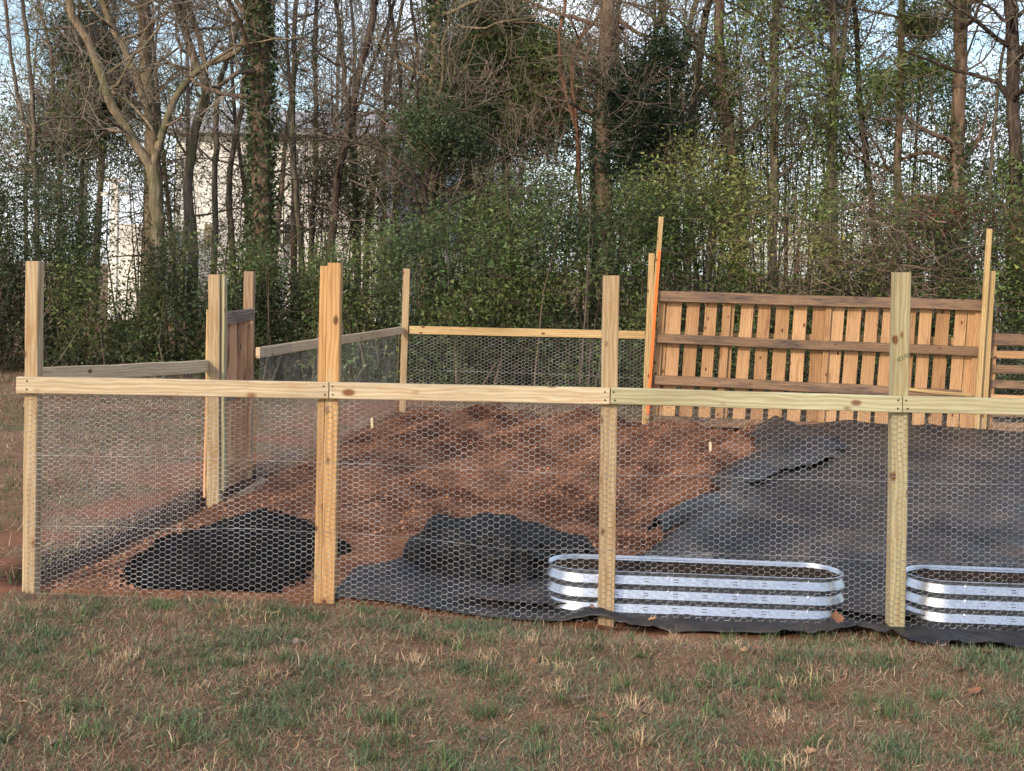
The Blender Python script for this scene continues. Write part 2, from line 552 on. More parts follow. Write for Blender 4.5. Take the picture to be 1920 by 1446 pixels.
# ------------------------------------------------------------------ ground
def build_ground():
    xs = np.concatenate([[-900, -400, -150, -60, -30, -18, -12], np.arange(-9, 9.01, 0.09), [12, 18, 30, 60, 150, 400, 900]])
    ys = np.concatenate([[-300, -90, -30, -10, -2, 1, 2.5, 3.3], np.arange(3.8, 18, 0.09), np.arange(18, 40, 1.0), [45, 60, 90, 150, 300, 700, 1500]])
    X, Yg = np.meshgrid(xs, ys)
    near = smooth(24, 16, Yg) * smooth(-12, -8, X) * smooth(12, 8, X)
    Z = g(X, Yg) + near * (0.05 * (fbm(X * 0.9, Yg * 0.9, 3) - 0.5) + 0.03 * (fbm(X * 4, Yg * 4, 3) - 0.5))
    d = X - side_x(Yg)
    inside = smooth(0.0, 0.12, d) * smooth(6.85, 7.0, Yg) * smooth(17.0, 16.7, Yg) * smooth(8.5, 8.2, X)
    Z = Z - 0.14 * inside
    Z = Z - 0.07 * np.exp(-((d + 0.10) / 0.10) ** 2) * smooth(6.95, 7.3, Yg) * smooth(13.5, 11, Yg)
    V = np.stack([X, Yg, Z], -1).reshape(-1, 3)
    nx, ny = len(xs), len(ys)
    i = np.arange(nx - 1)[None] + np.arange(ny - 1)[:, None] * nx
    Q = np.stack([i, i + 1, i + 1 + nx, i + nx], -1).reshape(-1, 4)
    C = np.zeros((len(V), 3)); C[:, 0] = clay_amount(V[:, 0], V[:, 1]) * near.ravel()
    C[:, 1] = (np.exp(-((d + 0.17 + 0.12 * (fbm(X * 2, Yg * 2, 3) - .5)) / 0.17) ** 4) * smooth(6.95, 7.3, Yg) * smooth(13.5, 10.5, Yg)).ravel()
    o = link('ground', mesh_np('ground', V, Q, C, True), M_GROUND)
    o['kind'] = 'structure'; o['label'] = 'worn winter lawn of brown and green grass over red clay'
    # tilled bed inside the fence
    ys = np.arange(6.86, 16.75, 0.042)
    us = np.linspace(0, 1, 250) ** 1.15
    Yg, U = np.meshgrid(ys, us, indexing='ij')
    X = side_x(Yg) + 0.03 + U * (8.3 - side_x(Yg))
    Z = soil_z(X, Yg)
    edge = np.minimum(smooth(0, 0.10, X - side_x(Yg) - 0.03), 1) * smooth(6.86, 6.95, Yg + 0.1 * (fbm(X * 5, Yg, 3) - 0.5)) * smooth(16.74, 16.6, Yg)
    Z = Z - 0.10 * (1 - edge)
    V = np.stack([X, Yg, Z], -1).reshape(-1, 3)
    ny, nx = X.shape
    i = np.arange(nx - 1)[None] + np.arange(ny - 1)[:, None] * nx
    Q = np.stack([i, i + 1, i + 1 + nx, i + nx], -1).reshape(-1, 4)
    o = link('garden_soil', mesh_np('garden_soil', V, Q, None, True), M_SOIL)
    o['kind'] = 'structure'; o['label'] = 'tilled red brown garden soil in furrows behind the wire fence'
    # loose clods
    rng = np.random.default_rng(11)
    N = 12000
    y = 7.0 + (rng.random(N) ** 1.3) * 9.2
    x = side_x(y) + 0.1 + rng.random(N) * (np.minimum(fab_left(y), 4) - side_x(y))
    keep = (x < fab_left(y) - 0.05) & ~((x > -1.35) & (y < 8.35)) & ~((((x + 1.62) / 0.62) ** 2 + ((y - 7.65) / 0.85) ** 2) < 1); x, y = x[keep], y[keep]
    z = soil_z(x, y); r = 0.005 + 0.015 * rng.random(len(x)) ** 4
    oct_v = np.array([[1, 0, 0], [0, 1, 0], [-1, 0, 0], [0, -1, 0], [0, 0, 1], [0, 0, -1]], float)
    V = np.stack([x, y, z], -1)[:, None, :] + oct_v[None] * (r[:, None, None] * (0.6 + 0.8 * rng.random((len(x), 6, 1))))
    tri = np.array([[0, 1, 4], [1, 2, 4], [2, 3, 4], [3, 0, 4], [1, 0, 5], [2, 1, 5], [3, 2, 5], [0, 3, 5]])
    Q = (tri[None] + (np.arange(len(x)) * 6)[:, None, None]).reshape(-1, 3)
    C = np.repeat(vary((0.25, 0.125, 0.075), len(x), rng, 0.5), 6, 0)
    o = link('soil_clods', mesh_np('soil_clods', V.reshape(-1, 3), Q, C), M_CLOD)
    tag(o, 'loose crumbs and clods scattered over the tilled red soil', 'soil clods', kind='stuff')


build_ground()


# ------------------------------------------------------------------ grass
def blades(name, x, y, z, ln, wd, col, rng, lie, label, flat=False):
    N = len(x)
    az = rng.random(N) * 2 * math.pi
    d = np.stack([np.cos(az), np.sin(az)], -1)
    el = np.clip(rng.normal(lie, 0.38, N), 0.05, 1.5)           # elevation of the blade
    bend = rng.normal(-0.5, 0.5, N)
    yaw = rng.normal(0, 0.5, N)
    s = np.stack([-np.sin(az), np.cos(az)], -1)
    P0 = np.stack([x, y, z - 0.006], -1)
    def step(P, l, e, a):
        return P + np.stack([np.cos(a) * np.cos(e) * l, np.sin(a) * np.cos(e) * l, np.sin(e) * l], -1)
    P1 = step(P0, ln * 0.55, el, az)
    P2 = step(P1, ln * 0.45, np.clip(el + bend, -0.5, 1.5), az + yaw)
    P2[:, 2] = np.maximum(P2[:, 2], z + 0.002)
    S = np.concatenate([s, rng.normal(0, 0.35, (N, 1))], -1)
    w = wd[:, None] / 2
    V = np.stack([P0 - S * w, P0 + S * w, P1 - S * w * 0.85, P1 + S * w * 0.85, P2 - S * w * 0.2, P2 + S * w * 0.2], 1).reshape(-1, 3)
    q = np.array([[0, 1, 3, 2], [2, 3, 5, 4]])
    if flat:
        V = np.stack([P0 - S * w, P0 + S * w, P2 + S * w * 0.2, P2 - S * w * 0.2], 1).reshape(-1, 3)
        Q = np.arange(4 * N).reshape(-1, 4); C = np.repeat(col, 4, 0)
    else:
        Q = (q[None] + (np.arange(N) * 6)[:, None, None]).reshape(-1, 4)
        C = np.repeat(col, 6, 0)
    o = link(name, mesh_np(name, V, Q, C), M_GRASS)
    tag(o, label, 'grass', kind='stuff')
    return o


def lawn_z(x, y):
    return g(x, y) + 0.05 * (fbm(x * 0.9, y * 0.9, 3) - 0.5) + 0.03 * (fbm(x * 4, y * 4, 3) - 0.5)


def build_grass():
    rng = np.random.default_rng(21)
    N = 400000
    y = 4.2 + rng.random(N) * 2.7
    x = (rng.random(N) * 2 - 1) * (0.40 * y + 0.5)
    bare = clay_amount(x, y)
    thin = fbm(x * 2.3 + 40, y * 2.3, 4)
    keep = (rng.random(N) > bare * 1.05) & (rng.random(N) < 0.45 + 1.0 * smooth(0.36, 0.55, thin)) & (y < 6.86)
    x, y = x[keep], y[keep]; N = len(x)
    gn = fbm(x * 2.6 + 3, y * 2.6 + 8, 4); tuft = fbm(x * 9 + 1, y * 9 + 2, 2)
    green = smooth(0.50, 0.64, gn * 0.62 + tuft * 0.38)
    isg = rng.random(N) < 0.08 + 0.36 * green
    dead = vary((0.36, 0.262, 0.175), N, rng, 0.5, 0.1)
    brown = vary((0.215, 0.122, 0.084), N, rng, 0.5, 0.1)
    dead = np.where(rng.random((N, 1)) < 0.55, brown, dead)
    gr = vary((0.095, 0.140, 0.072), N, rng, 0.45, 0.15)
    gr = np.where(rng.random((N, 1)) < 0.3, vary((0.16, 0.19, 0.12), N, rng, 0.3), gr)
    col = np.where(isg[:, None], gr, dead)
    straw = rng.random(N) < 0.02
    col[straw] = vary((0.55, 0.43, 0.27), straw.sum(), rng, 0.25)
    ln = 0.028 + 0.045 * rng.random(N) + 0.022 * isg * rng.random(N)
    wd = 0.0019 + 0.0021 * rng.random(N)
    z = lawn_z(x, y)
    lie = np.where(isg, 0.5, 0.2)
    up_ = isg | straw | (rng.random(N) < 0.22)
    m_ = ~up_
    blades('lawn_thatch', x[m_], y[m_], z[m_], ln[m_], wd[m_], col[m_], rng, lie[m_], 'matted dead brown thatch lying flat in the lawn', flat=True)
    blades('lawn_grass', x[up_], y[up_], z[up_], ln[up_], wd[up_], col[up_], rng, lie[up_], 'short brown and green grass blades in front of the fence')
    # upright tufts
    tx, ty = (rng.random(300) * 2 - 1) * 3.2, 4.2 + rng.random(300) * 2.55
    ok = fbm(tx * 1.3 + 3, ty * 1.3 + 8, 3) > 0.42
    tx, ty = tx[ok], ty[ok]
    per = 60
    strawt = np.repeat(rng.random(len(tx)) < 0.10, per)
    rr = np.abs(rng.normal(0, 0.045, len(tx) * per)); aa = rng.random(len(tx) * per) * 6.283
    x = np.repeat(tx, per) + rr * np.cos(aa); y = np.minimum(np.repeat(ty, per) + rr * np.sin(aa), 6.82); N = len(x)
    tone = np.repeat(0.75 + 0.5 * rng.random(len(tx)), per)[:, None]
    col = np.where(strawt[:, None], vary((0.46, 0.34, 0.21), N, rng, 0.3), vary((0.10, 0.15, 0.065), N, rng, 0.35, 0.15)) * tone
    blades('grass_tufts', x, y, lawn_z(x, y), 0.035 + 0.05 * rng.random(N), 0.0024 + 0.0018 * rng.random(N), col, rng, np.full(N, 0.85), 'small upright tufts of green and straw grass in the lawn')
    # lawn outside the left fence and behind the garden
    N = 85000
    y = 6.8 + (rng.random(N) ** 1.5) * 16
    x = side_x(y) - 0.15 - rng.random(N) * (1.2 + 0.38 * y)
    bk = rng.random(N) < 0.22
    y = np.where(bk, 16.5 + rng.random(N) * 5, y); x = np.where(bk, -4 + rng.random(N) * 12, x)
    keep = rng.random(N) > clay_amount(x, y) * 0.9
    x, y = x[keep], y[keep]; N = len(x)
    green = smooth(0.46, 0.6, fbm(x * 1.1 + 3, y * 1.1, 4))
    isg = rng.random(N) < 0.12 + 0.6 * green
    dead = np.where(rng.random((N, 1)) < 0.5, vary((0.36, 0.27, 0.18), N, rng, 0.4), vary((0.26, 0.155, 0.105), N, rng, 0.4))
    col = np.where(isg[:, None], vary((0.06, 0.095, 0.035), N, rng, 0.4), dead)
    ln = 0.04 + 0.07 * rng.random(N); wd = 0.003 + 0.0004 * y
    blades('yard_grass', x, y, lawn_z(x, y), ln, wd, col, rng, np.full(N, 0.5), 'patchy brown grass outside the side fence up to the hedge', flat=True)


build_grass()


# ------------------------------------------------------------------ fallen leaves
def leaf_mesh(seed):
    r = np.random.default_rng(seed)
    n = 9
    t = np.linspace(0, 1, n)
    w = 0.36 * np.sin(np.pi * t ** 0.8) * (1 + 0.35 * np.sin(t * 19 + seed)) + 0.01
    curl = r.uniform(0.5, 1.3)
    V = []
    for i in range(n):
        zz = 0.16 * curl * (2 * t[i] - 1) ** 2 + 0.03
        for k in (-1, 0, 1):
            V.append(((t[i] - 0.5), k * w[i], zz + abs(k) * w[i] * 0.55 * curl + r.uniform(-0.02, 0.02)))
    Q = [(i * 3 + k, i * 3 + k + 1, i * 3 + 4 + k, i * 3 + 3 + k) for i in range(n - 1) for k in (0, 1)]
    return mesh_np('fallen_leaf', np.array(V), np.array(Q))


M_DEAD = [simple('dead_leaf_brown', (0.19, 0.085, 0.045), 0.8), simple('dead_leaf_tan', (0.33, 0.20, 0.11), 0.8), simple('dead_leaf_grey', (0.20, 0.14, 0.12), 0.85)]
LEAVES = []
for k in range(6):
    me = leaf_mesh(k + 3); me.materials.append(M_DEAD[k % 3]); LEAVES.append(me)


def fallen(px, py, size, k, label, group=None, z=None, rot=None):
    p = gp(px, py)
    zz = float(lawn_z(p.x, p.y)) + 0.012 if z is None else z
    p = gp(px, py, zz)
    o = bpy.data.objects.new('fallen_leaf', LEAVES[k % 6]); COL.objects.link(o)
    o.location = (p.x, p.y, zz); o.scale = (size,) * 3
    o.rotation_euler = rot or (random.uniform(-.5, .5), random.uniform(-.4, .4), random.uniform(0, 6.28))
    tag(o, label, 'leaf', group)


LG = 'dead leaves on the lawn'
for k, (px, py, s) in enumerate([(1522, 1322, .055), (1395, 1222, .05), (1800, 1260, .07), (1830, 1300, .075), (1560, 1320, .045), (1210, 1340, .06), (1130, 1345, .06),
                                 (560, 1385, .05), (555, 1205, .05), (860, 1240, .05), (40, 1320, .05), (100, 1395, .06), (735, 1420, .06), (770, 1385, .045), (905, 1390, .05), (1420, 1218, .05),
                                 (1520, 1412, .055), (1080, 1310, .045), (1330, 1290, .05), (1645, 1335, .05), (1770, 1215, .06), (1850, 1225, .06), (460, 1300, .05), (240, 1290, .04), (1000, 1240, .04)]):
    fallen(px, py, s, k, ['curled brown dead leaf lying among the lawn grass', 'pale tan dead leaf lying among the lawn grass', 'greyish dead leaf lying among the lawn grass'][k % 3], ['brown', 'tan', 'grey'][k % 3] + ' ' + LG)


# ------------------------------------------------------------------ boards
def board_mesh(L, w, t, ch=0.003, seg=5, wob=0.0, seed=0, ragged=0.0):
    """length on X, thickness on Y, width on Z, centred"""
    r = np.random.default_rng(seed)
    a, b = w / 2, t / 2
    sec = np.array([(-b + ch, -a), (b - ch, -a), (b, -a + ch), (b, a - ch), (b - ch, a), (-b + ch, a), (-b, a - ch), (-b, -a + ch)])
    V = []
    xs = np.linspace(-L / 2, L / 2, seg + 1)
    oy = wob * (r.random(seg + 1) - 0.5); oz = wob * (r.random(seg + 1) - 0.5)
    for i, x in enumerate(xs):
        for (yy, zz) in sec:
            dx = ragged * (r.random() - 0.5) if i in (0, seg) else 0
            V.append((x + dx, yy + oy[i], zz + oz[i]))
    me = bpy.data.meshes.new('board')
    Q = [tuple(reversed((i * 8 + k, i * 8 + (k + 1) % 8, (i + 1) * 8 + (k + 1) % 8, (i + 1) * 8 + k))) for i in range(seg) for k in range(8)]
    Q += [tuple(range(8)), tuple(reversed(range(seg * 8, seg * 8 + 8)))]
    me.from_pydata(V, [], Q); me.update()
    return me


_bs = [0]


def board(name, p0, p1, w, t, mat, parent, front=(0, -1, 0), wob=0.004, ragged=0.004, label=None, seg=5):
    p0, p1 = Vector(p0), Vector(p1)
    X = (p1 - p0); L = X.length; X.normalize()
    fr = Vector(front); Yd = -(fr - X * fr.dot(X)); Yd.normalize()
    Z = X.cross(Yd)
    M = Matrix.Translation((p0 + p1) / 2) @ Matrix((X, Yd, Z)).transposed().to_4x4()
    _bs[0] += 1
    o = link(name, board_mesh(L, w, t, min(0.004, t * 0.15), seg, wob, _bs[0], ragged), mat, parent, M)
    if label: o['label'] = label
    return o


NAIL = None


def nail(p, parent, r=0.006, n=(0, -1, 0)):
    global NAIL
    if NAIL is None:
        bm = bmesh.new(); bmesh.ops.create_cone(bm, cap_ends=True, segments=8, radius1=1, radius2=0.7, depth=0.6)
        NAIL = bpy.data.meshes.new('nail_head'); bm.to_mesh(NAIL); bm.free(); NAIL.materials.append(M_NAIL)
    M = Matrix.Translation(p) @ Vector(n).to_track_quat('Z', 'Y').to_matrix().to_4x4() @ Matrix.Scale(r, 4)
    return link('nail', NAIL, None, parent, M)


# ------------------------------------------------------------------ netting
def netting(name, fn, L, Hh, parent, a=0.0305, b=0.030, r=0.0012, lines=(), label=None, off=(0, 0, 0), lr=0.0014):
    """hexagonal wire: fn(u, v) -> world xyz, u along, v up"""
    nx, ny = int(L / a), int(Hh / b)
    i, j = np.meshgrid(np.arange(nx), np.arange(ny), indexing='ij')
    rng = np.random.default_rng(len(name) + nx)
    cx = (i * a).ravel(); cy = (j * b + (i % 2) * b / 2 + b / 2).ravel(); s = a / 1.5
    def jit(u, v):
        return u + 0.0035 * (vnoise(u * 23 + 3, v * 23) - 0.5), v + 0.0035 * (vnoise(u * 19 + 9, v * 21 + 5) - 0.5)
    def pt(u, v): return fn(*jit(u, v))
    A = pt(cx - s / 2, cy + b / 2); B = pt(cx + s / 2, cy + b / 2); C = pt(cx + s, cy); D = pt(cx + s / 2, cy - b / 2)
    P0 = np.concatenate([A, B, C]); P1 = np.concatenate([B, C, D])
    n = len(A)
    R = np.concatenate([np.full(n, r * 1.45), np.full(2 * n, r)])
    V, Q = frusta(P0, P1, R, R, 3)
    G = Geo(); G.add(V, Q)
    for v in list(lines) + [0.0, Hh]:
        u = np.linspace(0, L, int(L / 0.08) + 2)
        P = fn(u, np.full_like(u, v) + 0.006 * (vnoise(u * 3, u * 0 + v * 9) - 0.5))
        V, Q = frusta(P[:-1], P[1:], np.full(len(u) - 1, lr), np.full(len(u) - 1, lr), 4)
        G.add(V, Q)
    o = link(name, G.mesh(name, off=off), M_WIRE, parent, Matrix.Translation(off))
    o['kind'] = 'stuff'
    if label: o['label'] = label
    return o


# ------------------------------------------------------------------ front fence
def front_fence():
    root = empty('wire_fence', (0, YF, 0), 'front wire fence of four tall posts with pale top rail and hexagonal netting', 'fence')
    yp = YF + 0.05                                       # centre of the posts
    specs = [((60, 490), (53, 1118), 0.070, 0.089, W_TAN), ((619, 493), (606, 1160), 0.089, 0.089, W_ORANGE),
             ((1147, 517), (1137, 1180), 0.086, 0.089, W_TAN), ((1694, 511), (1682, 1195), 0.084, 0.089, W_OLIVE)]
    lab = ['corner post with a darker shaded side', 'amber post made of two boards nailed together', 'tan post with long grain cracks', 'greenish post with a small green stamped number']
    posts = []
    for k, ((x1, y1), (x0, y0), w, t, m) in enumerate(specs):
        top = at(x1, y1, yp - t / 2); bot = at(x0, y0, yp - t / 2)
        top.y = bot.y = yp
        if k == 1:                                       # two boards face to face
            board('post', bot + Vector((-0.036, 0.012, 0)), top + Vector((-0.036, 0.012, -0.018)), 0.042, 0.085, m, root, label='thin board nailed to the left of the amber post')
            posts.append(board('post', bot + Vector((0.022, 0, 0)), top + Vector((0.022, 0, 0)), 0.072, 0.089, m, root, label=lab[k]))
        elif k == 0:
            posts.append(board('post', bot, top, w, t, m, root, label=lab[k]))
        else:
            posts.append(board('post', bot, top, w, t, m, root, label=lab[k]))
    # next post, just outside the frame
    bot = at(2240, 1180, yp - .045); top = at(2250, 520, yp - .045); bot.y = top.y = yp
    board('post', bot, top, 0.086, 0.089, W_OLIVE, root)
    # rails butt at the posts
    yr = YF - 0.022
    rails = [((30, 722), (615.5, 732.5), W_CREAM), ((617.5, 732.5), (1143, 743), W_CREAM), ((1145, 743), (1691.5, 758.5), W_GREEN), ((1693.5, 758.5), (2250, 772), W_GREEN)]
    rl = ['pale rail running from the corner post', 'pale rail with long brown streaks', 'greenish rail across the middle of the wooden panel', 'greenish rail running out of the picture']
    for k, ((x0, y0), (x1, y1), m) in enumerate(rails):
        p0, p1 = at(x0, y0, yr - 0.019), at(x1, y1, yr - 0.019)
        p0.y = p1.y = yr
        r_ = board('rail', p0, p1, 0.0885, 0.038, m, root, wob=0.003, ragged=0.0, label=rl[k])
        for (px, sgn) in ((x0, 1), (x1, -1)):
            e = p0 if sgn == 1 else p1
            for dz in (-0.022, 0.022):
                nail(Vector((e.x + sgn * (0.020 if (k, sgn) != (0, 1) else 0.06) + random.uniform(-.006, .006), yr - 0.0215, e.z + dz)), r_, 0.0052)
    # stamped number on the right post
    p = posts[3]
    G = Geo()
    x0, y0 = 1682, 671
    strokes = [[(0, 8), (1, 0)], [(3, 6), (5, -1), (7, 1), (4, 7), (8, 6)], [(13, -2), (10, -1), (10, 2), (13, 2), (12, 6), (10, 6)],
               [(14, -3), (17, -3), (15, 0), (18, 1), (17, 4), (14, 5)], [(19, -4), (21, -5), (22, -2), (19, -1), (19, 2), (22, 3), (23, 0), (20, -2)]]
    for s in strokes:
        P = np.array([at(x0 + dx * 0.92, y0 + dy - dx * 0.18, 1.0) for dx, dy in s])
        Pw = np.array([at(x0 + dx * 0.92, y0 + dy - dx * 0.18, YF + 0.0045) for dx, dy in s])
        V, Q = frusta(Pw[:-1], Pw[1:], np.full(len(s) - 1, 0.0021), np.full(len(s) - 1, 0.0021), 4)
        G.add(V, Q)
    link('stamp', G.mesh('stamp'), M_INK, p)['label'] = 'green stamped number 12538 on the post'
    # netting
    xl, xr = at(55, 1105, YF).x - 0.02, at(2245, 1100, YF).x
    L = xr - xl
    def fn(u, v):
        x = xl + u
        zt = at(60, 722, YF).z + (at(1690, 757, YF).z - at(60, 722, YF).z) * (x - xl) / (at(1690, 757, YF).x - xl)
        zb = g(x, YF) - 0.02
        bulge = 0.05 * (fbm(x * 1.3, v * 1.8 + 3, 3) - 0.35) * smooth(0.0, 0.25, v) * smooth(1.2, 0.95, v)
        near_post = np.min([np.abs(x - p_) for p_ in (at(55, 900, YF).x, at(612, 900, YF).x, at(1142, 900, YF).x, at(1688, 900, YF).x, at(2245, 900, YF).x)], axis=0)
        bulge = bulge * smooth(0.05, 0.4, near_post)
        return np.stack([x, YF + bulge - 0.001, zb + (zt - zb) * v / 1.2 + 0.03 * (fbm(x * 2.1 + 7, v * 3, 3) - 0.5)], -1)
    netting('wire_netting', fn, L, 1.2, root, lines=(0.40, 0.80), r=0.00088, lr=0.0008, off=(0, YF, 0), label='hexagonal wire netting stapled to the front posts')


front_fence()


# ------------------------------------------------------------------ side fence, gate, back fence
def gz(x, y): return float(g(x, y))


def side_fence():
    root = empty('wire_fence', (float(side_x(8)), 8, 0), 'side wire fence running back from the corner post past the gate', 'fence')
    n = (0.99, -0.13, 0)
    tops = {}
    for (x0, y0, x1, y1, Y, w, m, lb) in [(402, 960, 404, 515, 9.49, 0.086, W_TAN, 'cracked tan gate post with pale edge'), (463, 905, 468, 509, 11.05, 0.085, W_POST2, 'plain greyish brown gate post behind the gate')]:
        b_, t_ = at(x0, y0, Y), at(x1, y1, Y)
        b_.y = t_.y = Y; b_.z = gz(b_.x, Y) - 0.05
        o = board('post', b_, t_, w, 0.09, m, root, label=lb)
        if Y < 10:
            board('post', b_ + Vector((0.059, 0.02, 0.16)), t_ + Vector((0.059, 0.02, -0.005)), 0.03, 0.085, W_OLIVE, root, label='pale green board nailed to the gate post')
            board('post', b_ + Vector((-0.051, 0.02, 0.05)), t_ + Vector((-0.053, 0.02, -0.26)), 0.014, 0.06, W_RAIL2, root, label='thin pale batten along the gate post')
    # mid post hidden behind the amber front post
    y = 12.75; x = float(side_x(y)) - 0.03
    board('post', (x, y, -0.05), (x + 0.03, y, 1.8), 0.085, 0.085, W_GREY, root)
    # rails (on the inner face)
    for (px0, py0, px1, py1, Ya, Yb_) in [(64, 706, 386, 687, 7.0, 9.45), (484, 661.5, 752, 619.5, 10.9, 16.15)]:
        p0, p1 = at(px0, py0, Ya), at(px1, py1, Yb_)
        board('rail', p0, p1, 0.09, 0.038, W_GREY, root, front=n, wob=0.006)
    # netting in two runs, leaving the gate open
    for (ya, yb, za, zb, nm) in [(6.95, 9.45, at(64, 706, 7.0).z, at(386, 687, 9.45).z, 'wire_netting'), (10.8, 16.15, at(478, 662.5, 10.8).z, at(752, 619.5, 16.15).z, 'wire_netting')]:
        L = math.hypot(yb - ya, float(side_x(yb) - side_x(ya)))
        def fn(u, v, ya=ya, yb=yb, za=za, zb=zb, L=L):
            y = ya + (yb - ya) * u / L
            x = side_x(y) - 0.045
            lo = g(x, y) - 0.02; hi = za + (zb - za) * u / L + 0.03
            return np.stack([x + 0.03 * (fbm(y * 1.4, v * 2, 2) - 0.5), y + 0 * v, lo + (hi - lo) * v / 1.2], -1)
        netting(nm, fn, L, 1.2, root, lines=(0.4, 0.8), a=0.036, b=0.036, r=0.0009, lr=0.001, off=(float(side_x(8)), 8, 0))
    # baseboard under the gate
    gt = empty('garden_gate', (float(side_x(10.1)), 10.1, 0), 'narrow brown board gate with grey top board between two side posts', 'gate')
    ya, yb = 9.62, 10.58
    def gpnt(y, z): return Vector((float(side_x(y)) - 0.05, y, z))
    z0, z1 = 0.06, at(450, 585, 10.2).z
    nb = 6
    wd = (yb - ya) / nb
    for k in range(nb):
        y = ya + (k + 0.5) * wd
        board('plank', gpnt(y, z0), gpnt(y, z1 - (0.02 if k % 2 else 0.0)), wd * 0.93, 0.02, W_GATE, gt, front=n, wob=0.006, ragged=0.01)
    off = Vector((0.03, -0.004, 0))
    board('top_board', gpnt(ya, z1 - 0.05) + off, gpnt(yb, z1 - 0.03) + off, 0.10, 0.024, W_GATEGREY, gt, front=n, label='weathered grey board across the top of the gate')
    board('crosspiece', gpnt(ya, 0.80) + off, gpnt(yb, 0.82) + off, 0.11, 0.03, W_GATEGREY, gt, front=n)
    board('crosspiece', gpnt(ya, 0.18) + off, gpnt(yb, 0.18) + off, 0.09, 0.03, W_GATE, gt, front=n)
    board('stile', gpnt(ya + 0.04, z0) + off * 1.9, gpnt(ya + 0.04, z1) + off * 1.9, 0.07, 0.03, W_GATE, gt, front=n)
    board('stile', gpnt(yb - 0.05, z0) + off * 0.75, gpnt(yb - 0.05, z1 - 0.11) + off * 0.75, 0.05, 0.03, W_GATE, gt, front=n)
    l = board('latch', gpnt(ya + 0.12, 0.66) + off * 2.2, gpnt(ya + 0.12, 0.78) + off * 2.2, 0.025, 0.012, M_METAL, gt, front=n)
    o = board('threshold_board', at(424, 958, 9.45) + Vector((0.03, 0, 0.05)), at(492, 912, 10.75) + Vector((0.02, 0, 0.05)), 0.07, 0.04, W_POST2, None, front=(0.3, -0.3, 0.9))
    tag(o, 'plank lying on the soil along the foot of the gate', 'plank')


side_fence()


def back_fence():
    root = empty('wire_fence', (2, YB, 0), 'low back wire fence with pale rail in front of the bushes', 'fence')
    Yp = YB + 0.03
    for (x0, y0, x1, y1, w, m, lb) in [(754, 790, 763, 504, 0.085, W_TAN, 'slim corner post of the back fence'), (1209, 795, 1222, 475, 0.07, W_RAIL2, 'pale post at the left end of the wooden panel'),
                                       (1840, 828, 1859, 508, 0.085, W_RAIL2, 'yellowish post at the right end of the wooden panel')]:
        yq = YB - 0.26 if x0 > 1200 else Yp
        b_, t_ = at(x0, y0, yq), at(x1, y1, yq)
        board('post', b_, t_, w, 0.06, m, root, label=lb)
    for (xa, ya, xb, yb) in [(768, 619, 1209, 628.5), (1222, 628.7, 1838, 641)]:
        p0, p1 = at(xa, ya, YB), at(xb, yb, YB)
        board('rail', p0, p1, 0.10, 0.038, W_RAIL2, root)
    p0 = at(1870, 642, YB); board('rail', p0, at(2200, 650, YB), 0.09, 0.038, W_RAIL2, root)
    xl = at(758, 700, YB).x; L = 9.0
    def fn(u, v):
        x = xl + u
        hi = at(768, 614, YB).z + (at(1209, 623, YB).z - at(768, 614, YB).z) * u / 3.0 * 0.9
        lo = g(x, YB) - 0.03
        return np.stack([x, YB + 0.03 + 0.03 * (fbm(x, v * 2, 2) - 0.5), lo + (hi - lo) * v / 1.1], -1)
    netting('wire_netting', fn, L, 1.1, root, a=0.043, b=0.043, r=0.0015, lines=(0.55,), off=(2, YB, 0))


back_fence()


# ------------------------------------------------------------------ wooden panel, stakes, pallet
def lx(x0, y0, x1, y1, t): return (x0 + (x1 - x0) * t, y0 + (y1 - y0) * t)


